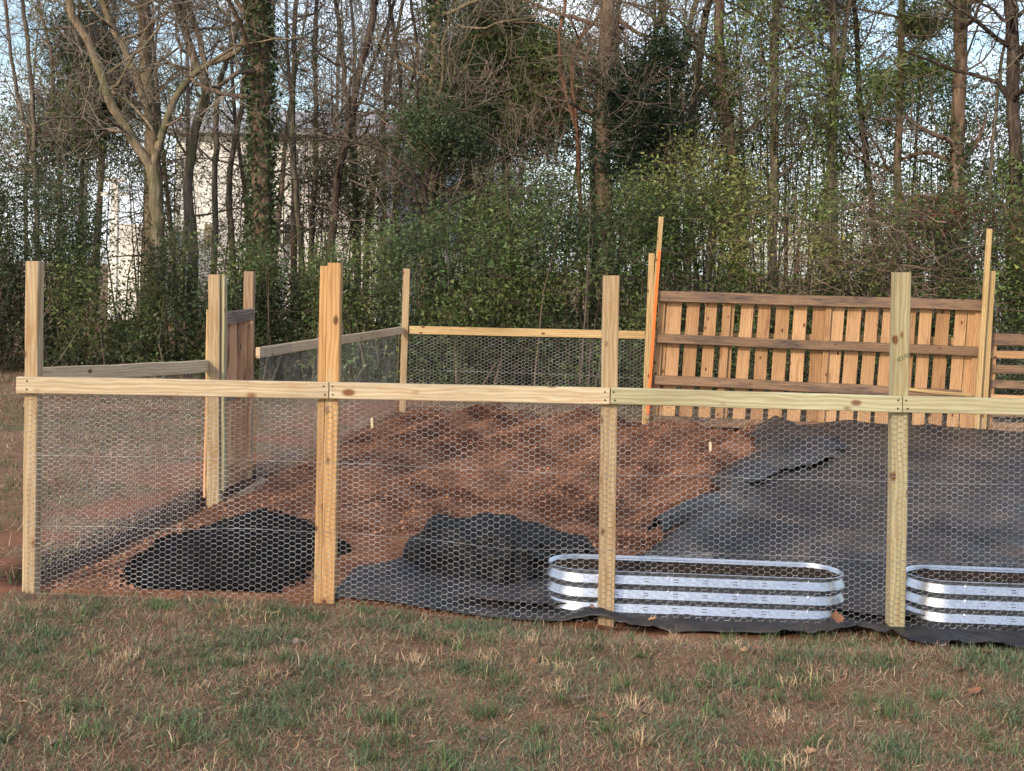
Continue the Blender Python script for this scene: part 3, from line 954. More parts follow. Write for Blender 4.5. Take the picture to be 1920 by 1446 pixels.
def wooden_panel():
    Yp = YB - 0.16
    root = empty('wooden_panel', at(1530, 800, Yp), 'long warm brown slatted wooden panel with dark weathered crossbars', 'fence panel')
    slats = [(1253, 1277), (1286, 1310), (1321, 1343), (1388, 1411), (1421, 1444), (1454, 1479), (1487, 1512), (1523, 1546), (1559, 1582), (1588, 1614), (1622, 1646), (1654, 1679), (1691, 1716), (1723, 1746), (1755, 1780), (1790, 1812), (1813, 1826)]
    ytop = lambda x: 551 + (x - 1235) * 0.0285
    ybot = lambda x: 796 + (x - 1225) * 0.026
    def slat(nm, xa, xb, dy, mat, th, extra=0):
        xc = (xa + xb) / 2; w = (xb - xa) * Yp / F
        jt = random.uniform(-2, 2)
        p1 = at(xc + 3, ytop(xc) + 4 - extra, Yp + dy); p0 = at(xc - 15 + jt, ybot(xc) + 3, Yp + dy)
        return board(nm, p0, p1, w, th, mat, root, wob=0.006, ragged=0.012)
    for (a, b) in slats: slat('slat', a, b, 0.02, W_PICK, 0.018)
    for (a, b) in [(1233, 1246), (1354, 1369), (1546, 1557), (1826, 1839)]: slat('batten', a, b, -0.012, W_PICK, 0.04)
    for (a, b) in [(1247, 1253), (1370, 1376)]: slat('batten', a, b, 0.02, W_PICK, 0.02)
    bars = [(1233, 556, 1842, 572, 0.130), (1230, 635, 1832, 659, 0.112), (1226, 712, 1826, 740, 0.112), (1224, 787, 1826, 812, 0.11)]
    for k, (xa, ya, xb, yb, w) in enumerate(bars):
        p0, p1 = at(xa, ya, Yp - 0.075), at(xb, yb, Yp - 0.075)
        if k == 2:
            xm, ym = lx(xa, ya, xb, yb, 0.78)
            pm = at(xm, ym, Yp - 0.075)
            board('crossbar', p0, pm, w, 0.085, W_DARK, root, wob=0.012, ragged=0.02)
            s = board('crossbar', at(xm + 1, ym, Yp - 0.075), at(1800, 738, Yp - 0.075), w * 0.8, 0.07, W_DARK, root, wob=0.012, ragged=0.03, label='splintered end of the third crossbar')
            board('splinter', at(xm + 5, ym - 4, Yp - 0.125), at(1822, 741, Yp - 0.125), 0.04, 0.012, W_RAIL2, s, wob=0.01, ragged=0.03)
        else:
            board('crossbar', p0, p1, w, 0.085, W_DARK, root, wob=0.012, ragged=0.02)
    # spray-marked stake and plain stake
    o = board('marking_stake', at(1211, 786, Yp - 0.17), at(1240, 407, Yp - 0.17), 0.058, 0.02, W_RAIL2, None, ragged=0.01)
    tag(o, 'tall leaning stake with an orange painted edge by the panel', 'stake')
    a, b = at(1214.5, 776, Yp - 0.185), at(1236.3, 470, Yp - 0.185)
    e = board('painted_edge', a, b, 0.034, 0.012, M_ORANGE, o, ragged=0.02)
    o = board('timber_stake', at(1829, 826, Yp - 0.19), at(1855.5, 429, Yp - 0.19), 0.062, 0.045, W_RAIL2, None, ragged=0.01)
    tag(o, 'tallest bare pale stake at the right end of the slatted panel', 'stake')


wooden_panel()


def pallet():
    Yp = YB - 0.1
    root = empty('timber_pallet', at(1960, 800, Yp), 'grey pallet of horizontal slats at the right edge beside the stake', 'pallet')
    for (y, h, m) in [(636, 22, W_DARK), (664, 14, W_PICK), (692, 16, W_DARK), (720, 15, W_DARK), (747, 14, W_PICK), (774, 15, W_DARK), (800, 18, W_DARK)]:
        board('slat', at(1858, y, Yp - 0.06), at(2130, y + 6, Yp - 0.06), h * Yp / F, 0.02, m, root, wob=0.008, ragged=0.02)
    for x in (1858, 1990, 2122):
        board('stringer', at(x - 4, 808, Yp), at(x + 6, 628, Yp), 0.05, 0.09, W_PICK, root)


pallet()


# ------------------------------------------------------------------ raised metal beds
def oval(L, Wd, n=20):
    r = Wd / 2
    pts = []
    for k in range(n + 1):
        a = -math.pi / 2 + math.pi * k / n; pts.append((L / 2 - r + r * math.cos(a), r * math.sin(a)))
    for k in range(n + 1):
        a = math.pi / 2 + math.pi * k / n; pts.append((-L / 2 + r + r * math.cos(a), r * math.sin(a)))
    return np.array(pts)


BOLT = None


def bolt(p, parent):
    global BOLT
    if BOLT is None:
        bm = bmesh.new(); bmesh.ops.create_uvsphere(bm, u_segments=6, v_segments=4, radius=1)
        BOLT = bpy.data.meshes.new('bolt'); bm.to_mesh(BOLT); bm.free(); BOLT.materials.append(M_METAL)
    return link('bolt', BOLT, None, parent, Matrix.Translation(p) @ Matrix.Scale(0.0055, 4))


def raised_bed(cx, y0, z0, L, Wd, label, slabel, tilt):
    root = empty('raised_bed', (cx, y0 + Wd / 2, z0), label, 'planter', 'corrugated metal garden beds')
    root.rotation_euler = (0, tilt, 0)
    # corrugated wall: profile (offset, z): faces turn down and up in turn
    prof = [(0.0, 0.0)]
    for k in range(3):
        b0 = 0.004 + k * 0.078
        prof += [(0.021, b0 + 0.034), (0.001, b0 + 0.076)]
    prof += [(0.012, 0.256)]
    base = oval(L, Wd)
    m = len(base)
    nrm = np.roll(base, -1, 0) - np.roll(base, 1, 0); nrm = np.stack([nrm[:, 1], -nrm[:, 0]], -1); nrm /= np.linalg.norm(nrm, axis=1, keepdims=True)
    # finer along the straights
    i = np.arange(m); j = (i + 1) % m
    def strips(pr):                                       # every fold keeps its own vertices, so the folds stay crisp
        V, Q = [], []
        for k in range(len(pr) - 1):
            for o, z in pr[k:k + 2]: V.append(np.concatenate([base + nrm * o, np.full((m, 1), z)], -1))
            Q.append(np.stack([i, j, j + m, i + m], 1) + k * 2 * m)
        return np.concatenate(V), np.concatenate(Q)
    PW = root.matrix_basis.copy()
    V, Q = strips(prof)
    link('wall', mesh_np('wall', V, Q, None, True), M_METAL, root, PW)
    # turned-in rim
    V, Q = strips([(0.012, 0.256), (0.013, 0.259), (0.009, 0.261), (0.002, 0.248)])
    link('rim', mesh_np('rim', V, Q, None, True), M_METAL, root, PW)
    # bolts and pressed slots along the front
    for k, dx in enumerate(np.linspace(-L / 2 + 0.26, L / 2 - 0.22, 4)):
        for r in range(3):
            bolt(PW @ Vector((dx, -Wd / 2 - 0.006, 0.004 + r * 0.078 + 0.074)), root)
    for k, dx in enumerate(np.linspace(-L / 2 + 0.36, L / 2 - 0.30, 7)):
        for r in range(3):
            b0 = 0.004 + r * 0.078
            for f_ in (0.38, 0.68):
                yy = -Wd / 2 - (0.021 - 0.020 * f_) - 0.0008; z = b0 + 0.034 + 0.042 * f_
                bx = bpy.data.meshes.get('slot')
                if bx is None:
                    bx = board_mesh(0.026, 0.0035, 0.0016, 0.0004, 1); bx.name = 'slot'; bx.materials.append(M_NAIL)
                link('slot', bx, None, root, PW @ Matrix.Translation((dx, yy, z)))
    # soil inside
    n = 26
    inner = oval(L - 0.02, Wd - 0.02)
    V = [(0, 0, 0.23)]; ring = []
    for s in np.linspace(0.08, 1.0, 10):
        for (x, y) in inner * s:
            V.append((x, y, 0.222 + 0.05 * float(fbm(x * 9 + cx, y * 9, 3) - 0.35)))
    F_ = [(0, 1 + k, 1 + (k + 1) % m) for k in range(m)]
    bm_f = F_ + [(1 + r * m + k, 1 + (r + 1) * m + k, 1 + (r + 1) * m + (k + 1) % m, 1 + r * m + (k + 1) % m) for r in range(9) for k in range(m)]
    me = bpy.data.meshes.new('bed_soil'); me.from_pydata(V, [], bm_f); me.update()
    o = link('bed_soil', me, M_BEDSOIL, None, PW)
    tag(o, slabel, 'soil', kind='stuff')
    return root


raised_bed(at(1300, 1150, 7.2).x, 7.005, -0.088, 1.63, 0.37, 'oval corrugated metal bed seen whole behind the third post', 'dark soil inside the whole oval metal bed', 0.019)
raised_bed(at(1967, 1150, 7.2).x, 6.985, -0.108, 1.63, 0.37, 'oval corrugated metal bed cut off by the right edge of the picture', 'dark soil inside the metal bed at the right edge', 0.019)


# ------------------------------------------------------------------ landscape fabric
def grid_sheet(X, Y, Z):
    ny, nx = X.shape
    V = np.stack([X, Y, Z], -1).reshape(-1, 3)
    i = np.arange(nx - 1)[None] + np.arange(ny - 1)[:, None] * nx
    return V, np.stack([i, i + 1, i + 1 + nx, i + nx], -1).reshape(-1, 4)


def solid(o, t):
    s = o.modifiers.new('thickness', 'SOLIDIFY'); s.thickness = t; s.offset = 1


def fabrics():
    # big sheet over the right of the garden
    nv, nu = 210, 170
    v, u = np.meshgrid(np.linspace(0, 1, nv) ** 1.25, np.linspace(0, 1, nu) ** 1.15, indexing='ij')
    Y = 7.02 + v * (15.85 - 7.02)
    xl = fab_left(Y) + 0.10 * (fbm(Y * 2.4, Y * 0 + 4, 4) - 0.5)
    X = xl + u * (7.9 - xl)
    d = X - xl
    fold = 0.075 * np.exp(-((d - 0.10) / 0.085) ** 2) * smooth(7.6, 8.4, Y) * (0.5 + fbm(Y * 3, d * 2, 3))
    wr = 0.055 * (1 - np.abs(2 * fbm(X * 0.7 + Y * 0.35, Y * 0.5, 4) - 1)) ** 3 + 0.03 * (fbm(X * 2.2, Y * 1.1, 4) - 0.5)
    back = 0.05 * smooth(15.35, 15.8, Y) * (0.4 + 1.2 * fbm(X * 1.7, Y * 0 + 2, 4))
    Z = g(X, Y) + 0.055 + fold + wr + back - 0.05 * smooth(0.06, 0.0, d) * 0
    V, Q = grid_sheet(X, Y, Z)
    o = link('landscape_fabric', mesh_np('landscape_fabric', V, Q, None, True), M_FABRIC)
    solid(o, 0.004)
    tag(o, 'broad dark grey weed fabric sheet spread over the right of the garden', 'fabric', 'weed fabric pieces')
    # folded-back flap along its left edge near the panel
    nv, nu = 110, 26
    v, u = np.meshgrid(np.linspace(0, 1, nv), np.linspace(0, 1, nu), indexing='ij')
    Y = 8.5 + v * 6.7
    wdt = np.interp(v, [0, .3, .45, .6, .85, 1], [0.10, 0.24, 0.5, 0.75, 0.85, 0.5]) * (0.8 + 0.5 * fbm(Y * 2.5, Y * 0, 3))
    X = fab_left(Y) - 0.12 + u * wdt + 0.08 * (fbm(Y * 3, u * 2, 3) - 0.5)
    Z = g(X, Y) + 0.12 + 0.10 * np.sin(u * math.pi) * (0.6 + 0.8 * fbm(Y * 2.2, u * 3, 3)) + 0.05 * (fbm(X * 5, Y * 5, 3) - 0.5)
    V, Q = grid_sheet(X, Y, Z)
    o = link('fabric_flap', mesh_np('fabric_flap', V, Q, None, True), M_FABRIC); solid(o, 0.004)
    tag(o, 'crumpled edge of weed fabric folded back at the foot of the panel', 'fabric', 'weed fabric pieces')
    # front sheet, running under the netting, ragged front edge
    nu, nv = 520, 60
    u, v = np.meshgrid(np.linspace(0, 1, nu), np.linspace(0, 1, nv), indexing='xy')
    xa, xb = gp(618, 1142).x, 4.0
    X0 = xa + u * (xb - xa)
    fr = np.interp(X0, [xa, -0.5, 0.35, 0.5, 0.85, 1.05, 1.6, 1.75, 2.1, 2.35, 2.6, 4], [6.93, 6.90, 6.88, 6.84, 6.72, 6.77, 6.72, 6.80, 6.66, 6.50, 6.53, 6.5])
    fr = fr + 0.11 * (fbm(X0 * 5, X0 * 0 + 1, 4) - 0.5) * smooth(0.3, 0.6, X0) + 0.035 * (vnoise(X0 * 70, X0 * 0 + 3) - 0.5) * smooth(1.2, 1.5, X0)
    bk = np.interp(X0, [xa, -0.9, -0.6, -0.2, 0.4, 1, 4], [7.02, 7.52, 7.9, 7.95, 7.9, 7.85, 7.85])
    Y = fr + v * (bk - fr)
    wv = 0.13 * np.maximum(0, fbm(X0 * 4.2, v * 2.0, 4) - 0.42) * smooth(0.2, 0.5, X0) * smooth(0.32, 0.08, v)
    cr = 0.16 * np.maximum(0, fbm(X0 * 7 + v * 6, v * 3, 3) - 0.48) * smooth(0.4, 0.1, v) * smooth(1.9, 2.2, X0)
    Z = g(X0, Y) + 0.032 + wv + cr + 0.015 * (fbm(X0 * 2, Y * 2, 3) - 0.5)
    Z = np.maximum(Z, lawn_z(X0, Y) + 0.012)
    Z = np.where(v > 0.3, np.maximum(Z, soil_z(X0, Y) + 0.01), Z)
    Z = Z - 0.02 * smooth(0.04, 0.0, v) * smooth(1.5, 1.0, X0)
    V, Q = grid_sheet(X0, Y, Z)
    o = link('fabric_strip', mesh_np('fabric_strip', V, Q, None, True), M_FABRIC); solid(o, 0.004)
    tag(o, 'dark weed fabric strip under the metal beds with ragged front edge', 'fabric', 'weed fabric pieces')
    # frayed threads
    rng = np.random.default_rng(5)
    e = V.reshape(nv, nu, 3)[0]; e = e[e[:, 0] > 1.3]
    k = rng.integers(0, len(e), 420); P0 = e[k]
    d = np.stack([rng.normal(0, .5, 420), -rng.random(420) - .2, rng.normal(0, .3, 420)], -1); d /= np.linalg.norm(d, axis=1, keepdims=True)
    Vt, Qt = frusta(P0, P0 + d * (0.012 + 0.03 * rng.random((420, 1))), np.full(420, .0012), np.full(420, .0005), 3)
    fr_ = link('fray', mesh_np('fray', Vt, Qt), M_COMPOST, o); fr_['kind'] = 'stuff'
    # crumpled heap behind the fence
    nu, nv = 200, 90
    u, v = np.meshgrid(np.linspace(0, 1, nu), np.linspace(0, 1, nv), indexing='xy')
    px = 766 + u * (1130 - 766)
    X = (px - 960) / F * 8.0
    top = np.interp(px, [766, 772, 795, 803, 815, 850, 880, 925, 965, 1000, 1040, 1075, 1100, 1118, 1130],
                    [.0, .10, .13, .20, .245, .235, .27, .315, .31, .25, .20, .195, .205, .13, .0])
    dep = np.interp(px, [766, 800, 900, 1000, 1100, 1130], [.08, .22, .34, .32, .20, .05])
    t = -0.12 * math.pi + v * 1.05 * math.pi                     # from under the front, over the top, to the back
    cs_, sn_ = np.cos(t), np.sin(t)
    fold = fbm(px * 0.020 + 2 * v, v * 5, 4) - 0.5; fine = fbm(px * 0.07, v * 11, 3) - 0.5
    Yv = 7.92 - dep * np.sign(cs_) * np.abs(cs_) ** 0.55 * (1 + 0.75 * fold) + 0.016 * fine
    Z = g(X, Yv) + 0.03 + top * np.sign(sn_) * np.abs(sn_) ** 0.6 * (1 + 0.34 * fold) + 0.016 * fine * smooth(0, 0.3, sn_)
    X = X + 0.06 * fold
    V, Q = grid_sheet(X, Yv, Z)
    o = link('fabric_heap', mesh_np('fabric_heap', V, Q, None, True), M_HEAP); solid(o, 0.004)
    tag(o, 'crumpled black weed fabric heaped on the soil beside the whole bed', 'fabric', 'weed fabric pieces')
    # loose roll-end of netting behind the bed
    c = at(1215, 1046, 7.60)
    def fn(u_, v_):
        a = v_ * 5.5
        return np.stack([c.x - 0.33 + u_ + 0.03 * np.sin(v_ * 9), c.y + 0.10 * np.cos(a) + 0.05 * fbm(u_ * 4, v_ * 4, 2), c.z - 0.12 + 0.07 * (1 + np.sin(a)) * (0.6 + 0.7 * fbm(u_ * 3, v_ * 2, 2))], -1)
    r = empty('netting_offcut', c, 'crumpled loose wire netting offcut lying behind the whole bed', 'wire netting')
    netting('wire', fn, 0.72, 0.9, r, off=tuple(c), r=0.0008)


fabrics()


def compost():
    # low black heap, outline traced on the ground
    out = [(252, 1088), (262, 1058), (300, 1028), (350, 1002), (400, 988), (450, 972), (490, 962), (535, 968), (575, 984), (610, 1002), (636, 1018), (632, 1038), (592, 1052), (560, 1066), (575, 1076), (520, 1096), (470, 1118), (420, 1126), (360, 1120), (300, 1108), (275, 1098)]
    P = np.array([[gp(x, y, 0.05).x, gp(x, y, 0.05).y] for x, y in out])
    c = P.mean(0)
    n = 160
    ang = np.arctan2(P[:, 1] - c[1], (P[:, 0] - c[0])); rad = np.hypot(P[:, 0] - c[0], P[:, 1] - c[1])
    o_ = np.argsort(ang); ang, rad = ang[o_], rad[o_]
    th = np.linspace(-math.pi, math.pi, n, endpoint=False)
    R = np.interp(th, np.concatenate([ang - 2 * math.pi, ang, ang + 2 * math.pi]), np.tile(rad, 3))
    R = R * (1 + 0.07 * (fbm(th * 5, th * 0, 3) - 0.5))
    rs = np.linspace(0.02, 1, 46)
    X = c[0] + rs[:, None] * R[None] * np.cos(th)[None]; Y = c[1] + rs[:, None] * R[None] * np.sin(th)[None]
    hgt = 0.10 * (1 - rs[:, None] ** 1.7) * (0.7 + 0.6 * fbm(X * 2, Y * 2, 3)) + 0.035 * (fbm(X * 9, Y * 9, 4) - 0.4) * smooth(1.0, 0.85, rs)[:, None]
    Y = np.maximum(Y, 7.02 + 0.03 * (fbm(X * 6, X * 0, 3) - .5))
    Z = np.maximum(soil_z(X, Y), g(X, Y)) + 0.012 + hgt - 0.03 * smooth(0.93, 1.0, rs)[:, None]
    V = np.stack([X, Y, Z], -1).reshape(-1, 3)
    i = np.arange(n); j = (i + 1) % n
    Q = np.concatenate([np.stack([i + k * n, j + k * n, j + (k + 1) * n, i + (k + 1) * n], 1) for k in range(len(rs) - 1)])
    o = link('compost_heap', mesh_np('compost_heap', V, Q, None, True), M_COMPOST)
    tag(o, 'low spread heap of black compost between the first two posts', 'compost')
    rng = np.random.default_rng(9)
    N = 1500
    t = rng.random(N) * 2 * math.pi - math.pi; rr = 1 + rng.normal(0, 0.05, N)
    Rr = np.interp(t, th, R) * rr
    x, y = c[0] + Rr * np.cos(t), np.maximum(c[1] + Rr * np.sin(t), 7.0)
    z = np.maximum(soil_z(x, y), g(x, y)) + 0.012
    oct_v = np.array([[1, 0, 0], [0, 1, 0], [-1, 0, 0], [0, -1, 0], [0, 0, 1], [0, 0, -1]], float)
    V = np.stack([x, y, z], -1)[:, None] + oct_v[None] * (0.004 + 0.014 * rng.random((N, 1, 1)) ** 2)
    tri = np.array([[0, 1, 4], [1, 2, 4], [2, 3, 4], [3, 0, 4], [1, 0, 5], [2, 1, 5], [3, 2, 5], [0, 3, 5]])
    Q = (tri[None] + (np.arange(N) * 6)[:, None, None]).reshape(-1, 3)
    k = link('crumbs', mesh_np('crumbs', V.reshape(-1, 3), Q), M_COMPOST, o); k['kind'] = 'stuff'


compost()

for (px, py, h, lb) in [(1333, 838, 0.12, 'small pale marker stuck upright in the soil near the wooden panel'), (1368, 944, 0.10, 'small pale marker lying by the fabric edge on the soil'), (698, 806, 0.10, 'tiny pale marker in the soil near the back corner post')]:
    p = gp(px, py); p.z = float(soil_z(p.x, p.y))
    o = board('plant_marker', p + Vector((0, 0, -0.03)), p + Vector((-0.01, 0, h)), 0.028, 0.004, M_TAGW, None, wob=0.001, seg=1)
    tag(o, lb, 'plant marker')
fallen(1568, 1160, 0.085, 3, 'large curled brown dead leaf against the right end of the whole bed', z=0.02, rot=(0.9, 0.2, 0.3))
fallen(1108, 1140, 0.05, 2, 'small dead leaf caught at the foot of the third post', z=0.03, rot=(0.9, 0.3, 2.0))
fallen(1225, 1165, 0.06, 1, 'dead leaf on the fabric edge just right of the third post', z=0.02)


# ------------------------------------------------------------------ trees
class Segs:
    def __init__(s): s.a, s.b, s.r0, s.r1 = [], [], [], []

    def add(s, a, b, r0, r1): s.a.append(a); s.b.append(b); s.r0.append(r0); s.r1.append(r1)

    def geo(s, G, n, col, rng):
        if not s.a: return
        V, Q = frusta(np.array(s.a), np.array(s.b), np.array(s.r0), np.array(s.r1), n)
        C = np.repeat(vary(col, len(s.a), rng, 0.35), 2 * n, 0)
        G.add(V, Q, C)


def grow(p, d, L, r, depth, rng, thick, thin, tips, droop=0.0, sub=4, wig=0.30, up=0.06):
    """one wandering branch with its side branches"""
    n = 6 if depth > 1 else (5 if depth == 1 else 3)
    st = L / n
    p = np.array(p, float); d = np.array(d, float); d /= np.linalg.norm(d)
    for k in range(n):
        d = d + rng.normal(0, wig, 3) * 0.75; d[2] += up - droop; d /= np.linalg.norm(d)
        q = p + d * st
        f0, f1 = 1 - k / n * 0.72, 1 - (k + 1) / n * 0.72
        (thick if r > 0.022 else thin).add(p, q, max(r * f0, 0.0042), max(r * f1, 0.0038))
        if depth > 0 and k >= 1:
            for _ in range(max(1, int(round(sub * (0.5 + rng.random()) / n * 2)))):
                e = rng.normal(0, 1, 3); e -= d * e.dot(d); e /= np.linalg.norm(e) + 1e-6
                dd = d * rng.uniform(0.25, 0.8) + e * rng.uniform(0.5, 1.0)
                grow(p + (q - p) * rng.random(), dd, L * rng.uniform(0.35, 0.6), max(r * f1 * 0.52, 0.0045), depth - 1, rng, thick, thin, tips, droop, sub, wig, up)
        p = q
    tips.append(p)


def smooth_path(pts, n):
    pts = np.array(pts, float)
    t = np.concatenate([[0], np.cumsum(np.linalg.norm(np.diff(pts, axis=0), axis=1))])
    # Catmull-Rom
    out = []
    tt = np.linspace(0, t[-1], n)
    for x in tt:
        k = min(np.searchsorted(t, x, side='right') - 1, len(pts) - 2)
        f = (x - t[k]) / (t[k + 1] - t[k])
        p0, p1, p2, p3 = pts[max(k - 1, 0)], pts[k], pts[k + 1], pts[min(k + 2, len(pts) - 1)]
        out.append(0.5 * ((2 * p1) + (-p0 + p2) * f + (2 * p0 - 5 * p1 + 4 * p2 - p3) * f ** 2 + (-p0 + 3 * p1 - 3 * p2 + p3) * f ** 3))
    return np.array(out)


def limb(G, pts, r0, r1, rng, n=8, bump_=0.06):
    m = max(8, int(np.linalg.norm(np.diff(np.array(pts), axis=0), axis=1).sum() / 0.22))
    P = smooth_path(pts, m)
    P[1:-1] += rng.normal(0, 0.010, (m - 2, 3))
    R = np.linspace(r0, r1, m)
    V, Q = sweep(P, R, n, bump_, rng)
    G.add(V, Q)
    return P, R


def leaf_clumps(centers, per, spread, size, col, rng, G, flat=0.3):
    C = np.repeat(np.asarray(centers), per, 0)
    P = C + rng.normal(0, 1, C.shape) * spread
    N = len(P)
    L = size * (0.6 + 0.8 * rng.random(N)) * np.repeat(0.65 + 0.75 * rng.random(len(centers)), per); V, Q = rhombi(P, L, L * (0.42 + 0.2 * rng.random(N)), rng, flat)
    cc_ = np.asarray(centers); big = fbm(cc_[:, 0] * 0.9 + 11, cc_[:, 2] * 0.9 + cc_[:, 1], 2)
    tone = np.repeat((0.55 + 0.6 * rng.random(len(centers))) * (0.45 + 1.25 * big), per)[:, None]
    cols = vary(col, N, rng, 0.35, 0.12) * tone
    G.add(V, Q, np.repeat(np.clip(cols, 0, 1), 3, 0))


def needle_clumps(centers, per, ln, col, rng, G, spread=0.16):
    C = np.repeat(np.asarray(centers), per, 0)
    N = len(C)
    b = C + rng.normal(0, 1, C.shape) * spread
    d = rng.normal(0, 1, (N, 3)); d[:, 2] += 0.35; d /= np.linalg.norm(d, axis=1, keepdims=True)
    s = rng.normal(0, 1, (N, 3)); s -= d * np.sum(s * d, 1, keepdims=True); s /= np.linalg.norm(s, axis=1, keepdims=True)
    w = 0.011
    L = ln * (0.6 + 0.7 * rng.random((N, 1)))
    V = np.stack([b - s * w * 1.2, b + s * w * 1.2, b + d * L], 1).reshape(-1, 3)
    tone = np.repeat(0.6 + 0.8 * rng.random(len(centers)), per)[:, None]
    G.add(V, np.arange(3 * N).reshape(-1, 3), np.repeat(np.clip(vary(col, N, rng, 0.3) * tone, 0, 1), 3, 0))


def tree(name, label, Y, stems, mat, tw, branches=(), nb=10, bl=(1.2, 2.6), zmin=3.0, depth=2, sub=4, foliage=None, ivy=None, top=4.0, seed=1, up=0.08, group='trees along the back of the yard', yspread=1.0):
    """stems: list of (points in photo pixels from low to high, width px low, width px high[, depth offset at top]); the first starts at the ground"""
    rng = np.random.default_rng(seed)
    G = Geo(); thick, thin, tips = Segs(), Segs(), []
    allP = []
    for k, st in enumerate(stems):
        pts, w0, w1 = st[0], st[1], st[2]
        dy = st[3] if len(st) > 3 else 0.0
        n = len(pts)
        W = [at(x, y, Y + dy * i / max(1, n - 1)) for i, (x, y) in enumerate(pts)]
        r0, r1 = w0 * Y / F / 2, w1 * Y / F / 2
        if k == 0:
            b = W[0].copy(); b.z = gz(b.x, Y) - 0.1
            W = [b] + W; r0 *= 1.0
            base = Vector((b.x, Y, gz(b.x, Y)))
        if pts[-1][1] <= 5 and top > 0:                   # goes on above the frame
            d = (W[-1] - W[-2]).normalized()
            for q in range(3):
                d = (d + Vector((rng.normal(0, .10), rng.normal(0, .10), 0.10))).normalized()
                W.append(W[-1] + d * top / 3)
            r1 *= 0.72
        P, R = limb(G, [tuple(w) for w in W], r0, r1, rng, n=10 if w0 > 14 else 7, bump_=0.07)
        allP.append((P, R))
    for k, (pts, w0, w1) in enumerate(branches):          # limbs traced singly
        W = [tuple(at(x, y, Y + rng.normal(0, 0.15) - 0.15 * i)) for i, (x, y) in enumerate(pts)]
        P, R = limb(G, W, w0 * Y / F / 2, w1 * Y / F / 2, rng, n=6, bump_=0.05)
        for q in range(2, len(P), 3):
            e = rng.normal(0, 1, 3); e[2] = abs(e[2]) * 0.6
            grow(P[q], e, rng.uniform(0.5, 1.2), max(R[q] * 0.35, 0.006), 1, rng, thick, thin, tips, sub=sub, up=up)
    # scattered branches off the stems
    for q in range(int(nb * 1.9)):
        P, R = allP[rng.integers(0, len(allP))]
        ok = np.where(P[:, 2] > zmin)[0]
        if len(ok) == 0: continue
        i = ok[rng.integers(0, len(ok))]
        az = rng.random() * 2 * math.pi
        d = np.array([math.cos(az), yspread * math.sin(az), rng.uniform(-0.05, 0.8)])
        grow(P[i], d, rng.uniform(*bl), max(min(R[i] * 0.42, 0.05), 0.012), depth, rng, thick, thin, tips, sub=sub, up=up)
    root = empty(name, base, label, 'tree', group)
    thick.geo(G, 6, (1, 1, 1), rng)
    off = tuple(base)
    link('trunk', G.mesh('trunk', True, off=off), mat, root, Matrix.Translation(base))
    if thin.a:
        T = Geo(); thin.geo(T, 3, tw, rng)
        link('twigs', T.mesh('twigs', off=off), M_TWIG, root, Matrix.Translation(base))['kind'] = 'stuff'
    if foliage:
        LG_ = Geo()
        f = foliage
        if 'blobs' in f:                                   # ellipsoids (px, py, rx_px, ry_px, weight)
            cs = []
            for (px, py, rx, ry, n_) in f['blobs']:
                a = rng.normal(0, 0.5, (n_, 3)); 
                c = np.array(at(px, py, Y))
                cs.append(c + a * np.array([rx * Y / F, 0.9 * f.get('dy', 1.0), ry * Y / F]))
            cs = np.concatenate(cs)
        else:
            tp = np.array(tips); cs = tp[rng.integers(0, len(tp), f['n'])] + rng.normal(0, 0.12, (f['n'], 3))
        if f['kind'] == 'needle': needle_clumps(cs, f['per'], f.get('ln', 0.17), f['col'], rng, LG_, f.get('spread', 0.16))
        else: leaf_clumps(cs, f['per'], f.get('spread', 0.18), f.get('size', 0.07), f['col'], rng, LG_)
        if 'blobs' in f:                                   # sprays carrying the clumps
            sp = Segs()
            for c in cs[::2]:
                P, R = allP[0]
                i = np.argmin(np.abs(P[:, 2] - (c[2] - 0.2)) + 0.0)
                m_ = (P[i] + c) / 2 + rng.normal(0, 0.15, 3)
                sp.add(m_, c, 0.008, 0.004)
                if rng.random() < 0.4: sp.add(P[i], m_, 0.016, 0.008)
            T = Geo(); sp.geo(T, 3, tw, rng); link('sprays', T.mesh('sprays', off=off), M_TWIG, root, Matrix.Translation(base))['kind'] = 'stuff'
        link('crown', LG_.mesh('crown', off=off), M_LEAF, root, Matrix.Translation(base))
    if ivy:
        LG_ = Geo(); P, R = allP[0]
        z0, z1, n_, col, sp = ivy
        ok = np.where((P[:, 2] > z0) & (P[:, 2] < z1))[0]
        i = ok[rng.integers(0, len(ok), n_)]
        a = rng.random(n_) * 2 * math.pi; rr = R[i] * 1.02 + np.abs(rng.normal(0, sp, n_))
        Pp = P[i] + np.stack([np.cos(a) * rr, np.sin(a) * rr, rng.normal(0, .15, n_)], -1)
        L = 0.05 + 0.05 * rng.random(n_)
        V, Q = rhombi(Pp, L, L * 0.75, rng, 0.0)
        LG_.add(V, Q, np.repeat(vary(col, n_, rng, 0.45, 0.12), 3, 0))
        link('ivy', LG_.mesh('ivy', off=off), M_LEAF, root, Matrix.Translation(base))
    return root


TW_BROWN, TW_GREY, TW_RED = (0.15, 0.12, 0.095), (0.22, 0.19, 0.155), (0.17, 0.10, 0.07)
GRN_D, GRN_M, GRN_Y, GRN_P = (0.064, 0.092, 0.040), (0.122, 0.165, 0.054), (0.21, 0.235, 0.07), (0.12, 0.155, 0.07)

